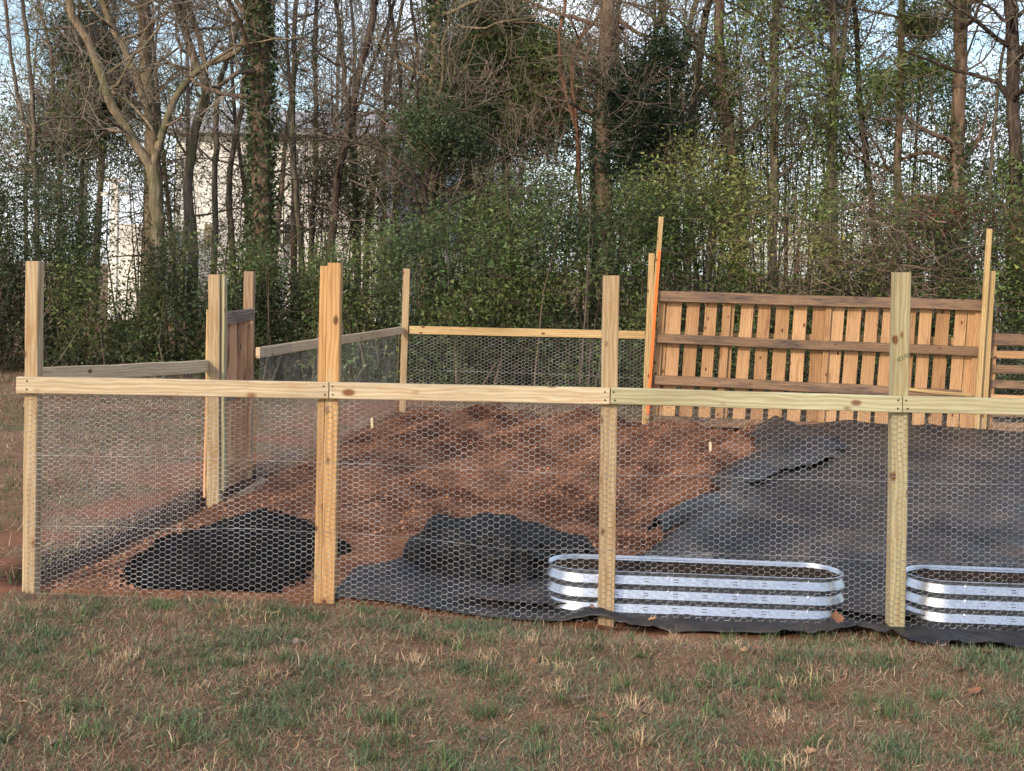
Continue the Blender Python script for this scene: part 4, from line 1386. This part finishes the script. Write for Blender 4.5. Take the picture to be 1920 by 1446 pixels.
tree('forked_tree', 'tan forked tree with two wide limbs spreading from a low fork', 21.5,
     [([(296, 480), (292, 360), (283, 310)], 26, 24), ([(283, 312), (250, 262), (205, 185), (182, 120), (168, 82), (142, 40), (130, 0)], 19, 13, -0.6),
      ([(287, 308), (300, 268), (306, 238), (328, 190), (352, 150), (392, 118), (450, 92), (470, 20), (478, 0)], 15, 8, 0.5)],
     B_TAN, TW_GREY, branches=[([(205, 170), (240, 190), (285, 238), (294, 262)], 5, 6), ([(395, 116), (440, 88), (500, 76), (560, 70)], 6, 2), ([(170, 84), (120, 12), (100, 0)], 6, 4)], nb=16, zmin=3.6, seed=101)
tree('tall_pine', 'straight pale brown trunk rising behind the low fork', 24.0, [([(286, 460), (284, 240), (275, 120), (270, 0)], 30, 27)], B_TAN, TW_BROWN, nb=6, zmin=5.5, seed=102)
tree('leaning_tree', 'curved slender trunk bending left behind the forked tree', 23.0, [([(300, 470), (292, 290), (270, 190), (240, 110), (212, 50), (192, 0)], 20, 14)], B_TAN, TW_GREY, nb=9, zmin=3.8, seed=103)
tree('twin_stem_tree', 'grey brown tree with two upright stems right of the forked tree', 22.2,
     [([(360, 480), (352, 350), (368, 235), (386, 170), (366, 120), (348, 60), (338, 0)], 22, 14), ([(386, 172), (384, 120), (372, 70), (352, 0)], 12, 10)], B_GREY, TW_BROWN, nb=14, zmin=3.4, seed=104)
tree('slanting_tree', 'thin brown trunk slanting up to the right before the ivy trunk', 22.8, [([(402, 480), (404, 300), (408, 180), (426, 110), (448, 50), (466, 0)], 13, 10)], B_GREY, TW_BROWN, nb=8, zmin=3.4, seed=105)
tree('ivy_clad_tree', 'thick trunk wrapped in ivy and dangling vines', 21.6, [([(492, 500), (490, 300), (488, 120), (486, 0)], 44, 38)], B_PINE, TW_GREY, nb=6, zmin=4.6, ivy=(0.3, 9.5, 7500, GRN_D, 0.07), seed=106)
tree('slender_tree', 'slender grey trunk next to the ivy clad trunk', 23.5, [([(436, 490), (428, 360), (440, 270), (455, 180), (462, 90), (470, 0)], 14, 8)], B_GREY, TW_BROWN, nb=7, zmin=3.0, seed=107)
tree('slender_tree', 'slender trunk in front of the pale house wall, left of a pair', 23.0, [([(566, 500), (556, 380), (548, 250), (552, 120), (556, 0)], 13, 9)], B_GREY, TW_BROWN, nb=9, zmin=3.0, seed=108)
tree('slender_tree', 'slender trunk in front of the pale house wall, right of a pair', 23.4, [([(582, 500), (590, 330), (592, 200), (590, 80), (596, 0)], 12, 8)], B_GREY, TW_GREY, nb=9, zmin=3.0, seed=109)
tree('leaning_tree', 'dark trunk leaning right above the pale house wall', 22.4, [([(618, 500), (634, 330), (652, 250), (676, 130), (698, 40), (704, 0)], 17, 15)], B_DARK, TW_BROWN, nb=12, zmin=3.2, seed=110)
tree('mossy_pine', 'mossy ivy flecked trunk in the middle of the tree line', 22.6, [([(800, 480), (806, 340), (810, 240), (815, 120), (818, 0)], 26, 22)], B_TAN, TW_GREY, branches=[([(828, 20), (848, 46), (900, 54), (940, 42), (1010, 30)], 6, 2)], nb=9, zmin=4.2, ivy=(2.5, 6.8, 2200, GRN_D, 0.06), seed=111)
tree('broken_trunk', 'pale broken trunk standing left of the mossy trunk', 24.2, [([(796, 470), (798, 330), (796, 240), (798, 185)], 18, 15)], B_TAN, TW_GREY, nb=3, zmin=3.5, top=0, seed=112)
tree('dark_branching_tree', 'dark low tree with crooked limbs reaching left over the bushes', 20.8, [([(806, 500), (800, 400), (796, 360), (806, 300), (812, 220)], 22, 9)], B_DARK, TW_BROWN,
     branches=[([(798, 360), (770, 322), (720, 282), (660, 264), (600, 262)], 10, 4), ([(792, 400), (768, 355), (740, 330)], 7, 3), ([(806, 340), (850, 310), (900, 300)], 6, 3), ([(786, 210), (782, 160), (770, 90)], 5, 3)], nb=6, zmin=2.4, top=0, seed=113,
     foliage=dict(kind='leaf', blobs=[(840, 260, 80, 60, 90), (800, 240, 60, 70, 60)], per=60, col=GRN_D, size=0.055, spread=0.14))
tree('bushy_pine', 'bushy green pine with broad crown in the middle', 25.0, [([(950, 480), (948, 300), (944, 150), (940, 20), (938, 0)], 20, 12)], B_PINE, TW_BROWN, nb=2, zmin=3.4, seed=114, top=1.5,
     foliage=dict(kind='needle', blobs=[(930, 110, 110, 80, 200), (960, 200, 170, 110, 330), (880, 190, 70, 80, 100), (1030, 130, 80, 70, 120), (940, 40, 90, 40, 80)], per=60, col=(0.12, 0.155, 0.06), ln=0.17, spread=0.17))
tree('reddish_tree', 'reddish brown curved stems between the bushy pine and the tall pine', 23.2, [([(1090, 470), (1086, 320), (1080, 220), (1072, 120), (1090, 70), (1118, 36), (1140, 0)], 9, 8), ([(1084, 250), (1052, 140), (1050, 60), (1060, 0)], 8, 5)], bark('red_brown_bark', (0.14, 0.075, 0.05), (0.26, 0.15, 0.10)), TW_RED, nb=8, zmin=2.6, seed=115)
tree('tall_pine', 'tall straight brown pine trunk with dark evergreen sprays at its right', 22.8, [([(1138, 480), (1130, 330), (1134, 170), (1141, 0)], 34, 30)], B_PINE, TW_BROWN, branches=[([(1155, 35), (1190, 60), (1230, 70), (1280, 82)], 9, 4), ([(1150, 0), (1200, 12), (1280, 18)], 6, 3)], nb=8, zmin=4.5, seed=116)
tree('dark_evergreen', 'dark hanging evergreen in front of the tall brown pine trunk', 21.4, [([(1200, 480), (1206, 330), (1212, 200), (1210, 60)], 9, 4)], B_DARK, TW_BROWN, nb=10, zmin=2.8, top=0, seed=117,
     foliage=dict(kind='leaf', blobs=[(1205, 150, 75, 90, 95), (1225, 240, 80, 60, 90), (1150, 190, 40, 60, 36), (1190, 300, 70, 40, 50), (1250, 110, 40, 50, 24)], per=60, col=(0.022, 0.042, 0.020), size=0.06, spread=0.13))
tree('pair_tree', 'left trunk of two close trunks leaning together', 23.2, [([(1290, 430), (1298, 220), (1312, 110), (1328, 0)], 17, 15)], B_GREY, TW_GREY, nb=10, zmin=3.4, seed=118, foliage=dict(kind='leaf', n=190, per=34, col=GRN_M, size=0.07, spread=0.2))
tree('pair_tree', 'right trunk of two close trunks leaning together', 22.6, [([(1384, 420), (1368, 260), (1350, 130), (1347, 0)], 22, 22)], B_PINE, TW_BROWN, nb=9, zmin=3.4, ivy=(1.5, 6.0, 1500, GRN_M, 0.09), seed=119)
tree('tall_pine', 'straight trunk with thin green sprays left of the wide sky gap', 22.4, [([(1448, 480), (1452, 260), (1453, 120), (1454, 0)], 20, 16)], B_GREY, TW_BROWN, nb=10, zmin=3.4, seed=120,
     branches=[([(1453, 50), (1400, 20), (1360, 0)], 7, 4), ([(1454, 55), (1500, 40), (1560, 20)], 6, 3)], foliage=dict(kind='needle', n=240, per=36, col=GRN_M, ln=0.15, spread=0.22))
tree('leafy_tree', 'greenish trunk with a stem slanting right near its top', 22.0, [([(1550, 480), (1560, 300), (1563, 150), (1562, 0)], 22, 11), ([(1562, 200), (1580, 90), (1596, 0)], 11, 9)], B_GREY, TW_BROWN, nb=12, zmin=2.8, seed=121,
     foliage=dict(kind='leaf', n=280, per=34, col=GRN_M, size=0.07, spread=0.22), ivy=(1.0, 5.5, 1200, GRN_M, 0.1))
tree('slender_tree', 'slender bent trunk between two straight trunks at the right', 22.6, [([(1640, 460), (1625, 300), (1612, 200), (1608, 90), (1602, 0)], 15, 9)], B_DARK, TW_BROWN, nb=10, zmin=3.0, seed=122, foliage=dict(kind='leaf', n=180, per=30, col=GRN_M, size=0.07, spread=0.22))
tree('straight_tree', 'straight brown trunk with a dark pine bough on its right', 22.3, [([(1680, 480), (1684, 300), (1688, 150), (1691, 0)], 18, 13)], B_PINE, TW_BROWN, nb=9, zmin=3.2, seed=123,
     branches=[([(1694, 30), (1730, 32), (1760, 42), (1790, 30)], 6, 3), ([(1690, 104), (1730, 98), (1765, 120), (1790, 140)], 6, 3)], foliage=dict(kind='needle', blobs=[(1735, 40, 50, 18, 40), (1730, 130, 50, 30, 30), (1660, 170, 60, 60, 40)], per=50, col=GRN_M, ln=0.15, spread=0.13))
tree('tall_pine', 'thick dark pine trunk second from the right edge', 21.6, [([(1790, 500), (1794, 300), (1800, 150), (1800, 0)], 30, 28)], B_PINE, TW_BROWN, nb=10, zmin=3.6, ivy=(0.5, 4.4, 1500, GRN_D, 0.08), seed=124)
tree('tall_pine', 'thick dark pine trunk nearest the right edge', 21.2, [([(1908, 500), (1904, 300), (1898, 150), (1894, 0)], 30, 26)], B_DARK, TW_BROWN, nb=12, zmin=3.0, ivy=(0.5, 4.0, 1600, GRN_M, 0.12), seed=125,
     branches=[([(1886, 40), (1850, 10), (1830, 0)], 7, 5), ([(1912, 110), (1940, 60), (1950, 0)], 6, 4)])
tree('thin_tree', 'thin pole leaning right before the rightmost trunk', 22.0, [([(1850, 470), (1862, 260), (1880, 110), (1898, 20), (1902, 0)], 8, 6)], B_GREY, TW_GREY, nb=8, zmin=2.6, seed=126)
tree('leafy_tree', 'thin leafy saplings at the left edge of the picture', 22.5, [([(70, 480), (64, 300), (58, 150), (40, 0)], 12, 7), ([(66, 320), (30, 160), (10, 0)], 8, 5)], B_GREY, TW_BROWN, nb=18, zmin=2.8, seed=127, foliage=dict(kind='leaf', n=220, per=30, col=GRN_M, size=0.055, spread=0.22))
tree('dark_pine', 'dark green pine behind the left limb of the forked tree', 26.0, [([(150, 470), (155, 300), (160, 120), (160, 30)], 14, 5)], B_DARK, TW_BROWN, nb=8, zmin=3.0, top=0, seed=128,
     foliage=dict(kind='needle', blobs=[(160, 90, 60, 80, 130), (175, 200, 80, 70, 120), (130, 250, 80, 60, 80), (215, 150, 40, 70, 50)], per=48, col=GRN_D, ln=0.17, spread=0.2))
tree('bare_tree', 'bare twiggy tree filling the gap right of the ivy trunk', 24.5, [([(668, 470), (664, 330), (650, 200), (640, 90), (628, 0)], 12, 7), ([(656, 240), (700, 120), (740, 0)], 8, 5)], B_GREY, TW_GREY, nb=20, zmin=2.6, seed=129)
tree('bare_tree', 'bare twiggy tree left of the mossy trunk in the middle', 23.8, [([(744, 470), (740, 330), (752, 200), (745, 100), (730, 0)], 11, 6), ([(750, 220), (782, 110), (770, 0)], 7, 5)], B_DARK, TW_BROWN, nb=18, zmin=2.4, seed=130)
tree('bare_tree', 'bare twiggy tree at the left behind the saplings', 24.5, [([(108, 470), (112, 330), (100, 200), (96, 100), (70, 0)], 10, 6), ([(106, 260), (140, 120), (150, 0)], 7, 5)], B_GREY, TW_GREY, nb=20, zmin=2.6, seed=131)


# ------------------------------------------------------------------ undergrowth
def undergrowth(name, label, top, n, per, Yr, cols, size, seed, cat='undergrowth', gaps=(), low=0.0, tw=(0.085, 0.068, 0.052), twn=1, spread=0.17, bottom=None):
    rng = np.random.default_rng(seed)
    tx = [t[0] for t in top]; ty = [t[1] for t in top]
    cs, cc = [], []
    tries = 0
    while len(cs) < n and tries < n * 12:
        tries += 1
        px = rng.uniform(tx[0], tx[-1]); Y = rng.uniform(*Yr)
        yt = np.interp(px, tx, ty) + 70 * (float(fbm(px * 0.018, seed * 3.1, 3)) - 0.5)
        f = rng.random()
        py_g = (723 - PH + F * H / Y + (px - 960) * SA) if bottom is None else bottom
        py = yt + (py_g - yt) * (1 - f ** 1.0)
        if f > 0.6 and rng.random() < (f - 0.6) * 1.4: continue
        if float(fbm(px * 0.022 + 5, py * 0.022 + Y, 3)) < 0.40: continue
        if any(a < px < b and c < py < d and rng.random() < 0.74 for a, b, c, d in gaps): continue
        cs.append(at(px, py, Y))
    cs = np.array([tuple(c) for c in cs])
    cs[:, 2] = np.maximum(cs[:, 2], 0.05)
    G = Geo()
    k = (fbm(cs[:, 0] * 0.8 + seed, cs[:, 2] * 0.9, 3) * len(cols) * 1.6 - 0.3 * len(cols)).astype(int).clip(0, len(cols) - 1)
    for i, col in enumerate(cols):
        s = cs[k == i]
        if len(s): leaf_clumps(s, per, spread, size, col, rng, G, 0.35)
    o = link(name, G.mesh(name), M_LEAF)
    tag(o, label, cat, kind='stuff')
    sg = Segs()
    for c in cs:
        for _ in range(twn):
            d = rng.normal(0, 1, 3) * np.array([0.7, 0.7, 0.9]); d[2] = d[2] * 0.6 + 0.35
            d *= rng.uniform(0.15, 0.5) / np.linalg.norm(d)
            sg.add(c - d * 0.6, c + d, 0.006, 0.004)
    for _ in range(n // 12):                                   # stems
        c = cs[rng.integers(0, len(cs))]
        b = np.array([c[0] + rng.normal(0, 0.3), c[1] + rng.normal(0, .2), -0.05]); m = (b + c) / 2 + rng.normal(0, 0.12, 3)
        sg.add(b, m, 0.022, 0.015); sg.add(m, c, 0.015, 0.006)
    T = Geo(); sg.geo(T, 3, tw, rng)
    s = link('stems', T.mesh('stems'), M_TWIG, o); s['kind'] = 'stuff'
    return o


undergrowth('left_undergrowth', 'dense dark green undergrowth behind the left part of the fence', [(-120, 340), (0, 335), (90, 320), (170, 370), (200, 470), (290, 480), (330, 400), (400, 450), (480, 470), (560, 510), (640, 500)],
            2100, 48, (19.2, 21.4), [GRN_D, GRN_D, GRN_M, (0.075, 0.118, 0.048)], 0.052, 31, gaps=[(195, 275, 395, 590), (350, 400, 300, 500), (515, 560, 300, 600)])
undergrowth('middle_undergrowth', 'mid green undergrowth behind the low back fence', [(600, 470), (680, 420), (760, 430), (850, 370), (940, 330), (1050, 340), (1150, 350), (1250, 330)],
            2200, 48, (18.2, 20.6), [GRN_D, GRN_M, (0.085, 0.13, 0.052), GRN_M], 0.052, 32, gaps=[(640, 690, 380, 560), (740, 800, 330, 420)])
undergrowth('right_undergrowth', 'yellowish green undergrowth above the wooden panel', [(1200, 330), (1290, 240), (1360, 260), (1430, 330), (1520, 380), (1620, 350), (1740, 360), (1820, 370), (1920, 380), (2080, 370)],
            2200, 46, (18.2, 20.8), [GRN_D, GRN_M, (0.085, 0.125, 0.034), GRN_Y], 0.052, 33, gaps=[(1455, 1500, 300, 480), (1590, 1630, 330, 460), (1880, 1912, 500, 640)])
undergrowth('climbing_foliage', 'thin sunlit leafy climbers hanging among the right hand trunks', [(1240, 60), (1400, 30), (1500, 80), (1650, 60), (1760, 130), (1920, 110), (2000, 110)],
            1350, 34, (22.6, 25.5), [GRN_M, (0.09, 0.135, 0.036), GRN_Y], 0.054, 34, spread=0.24, bottom=430)
undergrowth('middle_thicket', 'loose leafy thicket hiding the middle trunks above the bushes', [(560, 280), (700, 260), (830, 190), (950, 160), (1080, 180), (1260, 210)],
            900, 36, (22.8, 25.5), [GRN_M, GRN_P, (0.075, 0.10, 0.045)], 0.052, 35, spread=0.24, bottom=430)


undergrowth('left_thicket', 'loose leafy thicket of thin stems before the cream house', [(-60, 200), (60, 150), (160, 230), (330, 220), (480, 190), (640, 210), (700, 240)],
            520, 34, (22.5, 26.0), [GRN_M, GRN_D, (0.075, 0.085, 0.045)], 0.052, 36, spread=0.26, twn=3, bottom=470, gaps=[(195, 262, 380, 560), (360, 425, 250, 480), (515, 600, 260, 480), (630, 700, 280, 500)])


def brambles():
    rng = np.random.default_rng(41)
    sg = Segs()
    for k in range(620):
        px, py = rng.normal(1660, 130), rng.normal(490, 55)
        p = np.array(at(px, py, rng.uniform(18.0, 19.6)))
        d = rng.normal(0, 1, 3); d[2] = abs(d[2]) * 0.5
        d /= np.linalg.norm(d)
        r = rng.uniform(0.004, 0.009)
        for s in range(7):
            d = d + rng.normal(0, 0.25, 3); d[2] -= 0.10; d /= np.linalg.norm(d)
            q = p + d * rng.uniform(0.10, 0.2)
            sg.add(p, q, r, r * 0.92); p = q; r *= 0.9
    T = Geo(); sg.geo(T, 3, (0.17, 0.125, 0.095), rng)
    o = link('brambles', T.mesh('brambles'), M_TWIG)
    tag(o, 'tangle of bare brown bramble canes above the panel', 'brambles', kind='stuff')
    # rusty dry tuft
    G = Geo(); c = [tuple(at(rng.normal(1790, 45), rng.normal(412, 18), rng.uniform(18.6, 19.6))) for _ in range(60)]
    leaf_clumps(np.array(c), 24, 0.15, 0.06, (0.20, 0.085, 0.045), rng, G)
    o = link('dry_foliage', G.mesh('dry_foliage'), M_LEAF)
    tag(o, 'patch of rusty dead leaves above the right end of the panel', 'dead foliage', kind='stuff')


brambles()


def far_woods():
    rng = np.random.default_rng(51)
    thick, thin, tips = Segs(), Segs(), []
    for k in range(72):
        Y = rng.uniform(27, 52)
        px = rng.uniform(-150, 2070)
        p = np.array(at(px, 500, Y)); p[2] = -0.1
        hgt = rng.uniform(9, 14); r = rng.uniform(0.05, 0.13)
        d = np.array([rng.normal(0, .06), rng.normal(0, .06), 1.0])
        n = 7
        for s in range(n):
            d = d + np.array([rng.normal(0, .05), rng.normal(0, .05), 0.05]); d /= np.linalg.norm(d)
            q = p + d * hgt / n
            thick.add(p, q, r * (1 - s / n * .8), r * (1 - (s + 1) / n * .8))
            if s >= 1:
                for _ in range(2):
                    az = rng.random() * 6.28
                    grow(p + (q - p) * rng.random(), np.array([math.cos(az), math.sin(az), rng.uniform(.1, .9)]), rng.uniform(1.2, 2.6), 0.028, 1, rng, thick, thin, tips, sub=5)
            p = q
    G = Geo(); thick.geo(G, 5, (0.13, 0.105, 0.085), rng); thin.geo(G, 3, (0.16, 0.13, 0.11), rng)
    o = link('far_woods', G.mesh('far_woods'), M_TWIG)
    tag(o, 'far bare winter woods seen between the nearer trunks', 'woods', kind='stuff')
    G = Geo()
    cs = []
    for k in range(2400):
        Y = rng.uniform(25.5, 38); px = rng.uniform(-100, 2050); py = rng.uniform(-60, 470)
        if float(fbm(px * 0.009, py * 0.012, 3)) < 0.475 + 0.07 * (px > 1420): continue
        if 330 < px < 800 and 225 < py and rng.random() < 0.85: continue
        if px < 330 and rng.random() < 0.35: continue
        cs.append(tuple(at(px, py, Y)))
    needle_clumps(np.array(cs), 64, 0.24, (0.085, 0.105, 0.05), rng, G, 0.34)
    o2 = link('far_pines', G.mesh('far_pines'), M_LEAF)
    tag(o2, 'hazy far pine foliage behind the trees', 'woods', kind='stuff')


far_woods()


# ------------------------------------------------------------------ houses beyond the trees
def siding(name, col):
    m, n, l, b = new_mat(name, 0.6)
    tc = n.new('ShaderNodeTexCoord')
    no = noise(n, l, tc.outputs['Object'], 2.5, 4)
    r = ramp(n, [(0.3, tuple(c * 0.88 for c in col)), (0.7, col)]); l.new(no.outputs['Fac'], r.inputs[0])
    l.new(r.outputs[0], b.inputs['Base Color'])
    w = n.new('ShaderNodeTexWave'); w.wave_type = 'BANDS'; w.bands_direction = 'Z'; w.wave_profile = 'SAW'; w.inputs['Scale'].default_value = 2.0
    l.new(tc.outputs['Object'], w.inputs['Vector'])
    bump(n, l, b, w.outputs['Fac'], 0.8, 0.03)
    return m


M_CREAM, M_PALE = siding('cream_siding', (0.86, 0.85, 0.82)), siding('pale_blue_siding', (0.70, 0.73, 0.80))
M_ROOF = simple('grey_shingle', (0.36, 0.36, 0.37), 0.9)
M_WHITE = simple('white_trim', (0.80, 0.79, 0.76), 0.5)
M_PANE = simple('dark_window_glass', (0.03, 0.035, 0.045), 0.08, 0.0, 0.8)


def box(name, x0, x1, y0, y1, z0, z1, mat, parent):
    V = [(x, y, z) for z in (z0, z1) for y in (y0, y1) for x in (x0, x1)]
    Fc = [(0, 2, 3, 1), (4, 5, 7, 6), (0, 1, 5, 4), (2, 6, 7, 3), (0, 4, 6, 2), (1, 3, 7, 5)]
    c = Vector(((x0 + x1) / 2, (y0 + y1) / 2, z0))
    me = bpy.data.meshes.new(name); me.from_pydata([tuple(Vector(v) - c) for v in V], [], Fc); me.update()
    return link(name, me, mat, parent, Matrix.Translation(c))


def gable(name, x0, x1, y0, y1, z0, h, mat, parent, ov=0.4):
    xm, ym = (x0 + x1) / 2, (y0 + y1) / 2
    me = bpy.data.meshes.new(name)
    V = [(x0 - ov, y0 - ov, z0), (x1 + ov, y0 - ov, z0), (x1 + ov, y1 + ov, z0), (x0 - ov, y1 + ov, z0), (x0 - ov, ym, z0 + h), (x1 + ov, ym, z0 + h)]
    me.from_pydata([(a - xm, b - ym, c - z0) for a, b, c in V], [], [(0, 1, 5, 4), (2, 3, 4, 5), (0, 4, 3), (1, 2, 5), (3, 2, 1, 0)]); me.update()
    return link(name, me, mat, parent, Matrix.Translation((xm, ym, z0)))


def house(px0, px1, py_e, Y, depth, roof_h, mat, label, wins):
    a, b = at(px0, py_e, Y), at(px1, py_e, Y)
    root = empty('far_house', ((a.x + b.x) / 2, Y + depth / 2, 0), label, 'house')
    box('wall', a.x, b.x, Y, Y + depth, -0.2, a.z, mat, root)
    gable('roof', a.x, b.x, Y, Y + depth, a.z + 0.003, roof_h, M_ROOF, root)
    box('gutter', a.x - .42, b.x + .42, Y - .52, Y - .41, a.z - 0.02, a.z + 0.10, M_ROOF, root)
    for (x, y, w, h) in wins:
        c = at(x, y, Y)
        ww, hh = w * Y / F / 2, h * Y / F / 2
        f = box('window', c.x - ww, c.x + ww, Y - 0.06, Y - 0.003, c.z - hh, c.z + hh, M_WHITE, root)
        for s in (-1, 1):
            box('pane', c.x - ww * 0.82, c.x + ww * 0.82, Y - 0.075, Y - 0.062, c.z + (0.05 if s > 0 else -0.88) * hh, c.z + (0.88 if s > 0 else -0.05) * hh, M_PANE, f)
    return root


house(330, 712, 250, 40, 9, 1.3, M_CREAM, 'cream two storey house half hidden behind the left trunks', [(470, 330, 26, 44), (545, 440, 26, 44), (640, 340, 26, 46), (395, 440, 26, 44)])
house(742, 960, 352, 46, 9, 1.5, M_PALE, 'pale bluish house behind the dark crooked tree', [(775, 390, 16, 26), (900, 410, 18, 28)])


def porch():
    Y = 37
    root = empty('garden_pergola', at(218, 480, Y), 'white post with crossbeams showing through the left bushes', 'pergola')
    a = at(214, 480, Y); t = at(214, 338, Y)
    box('post', a.x - .10, a.x + .10, Y - .1, Y + .1, 0, t.z, M_WHITE, root)
    b = at(262, 480, Y); box('post', b.x - .06, b.x + .06, Y + .9, Y + 1.02, 0, t.z - 0.3, M_WHITE, root)
    for (y, x0, x1) in [(338, 197, 240), (364, 192, 246)]:
        p, q = at(x0, y, Y), at(x1, y, Y)
        box('beam', p.x, q.x, Y - .16, Y - .102, p.z - 0.05, p.z + 0.05, M_WHITE, root)
    p, q = at(205, 420, Y + 1.2), at(300, 420, Y + 1.2)
    box('wall', p.x, q.x, Y + 1.2, Y + 3, 0, p.z, M_CREAM, root)
    return root


porch()


def picket_fence(x0, x1, yt, Y, label):
    root = empty('picket_fence', at((x0 + x1) / 2, 560, Y), label, 'fence')
    n = int((x1 - x0) / 11)
    for k in range(n):
        p = at(x0 + k * 11, yt, Y)
        box('picket', p.x - .045, p.x + .045, Y, Y + .025, 0.05, p.z, M_WHITE, root)
    for z in (0.45, 1.15):
        p, q = at(x0 - 6, yt, Y), at(x1, yt, Y)
        box('rail', p.x, q.x, Y + .028, Y + .07, z, z + .09, M_WHITE, root)


picket_fence(690, 955, 470, 30, 'white picket fence glimpsed through the middle bushes')
picket_fence(1868, 2000, 530, 28, 'white picket fence glimpsed beside the rightmost trunk')

print('tris', sum(sum(len(p.vertices) - 2 for p in m.polygons) if len(m.polygons) < 2000 else len(m.loops) // 2 for m in bpy.data.meshes))
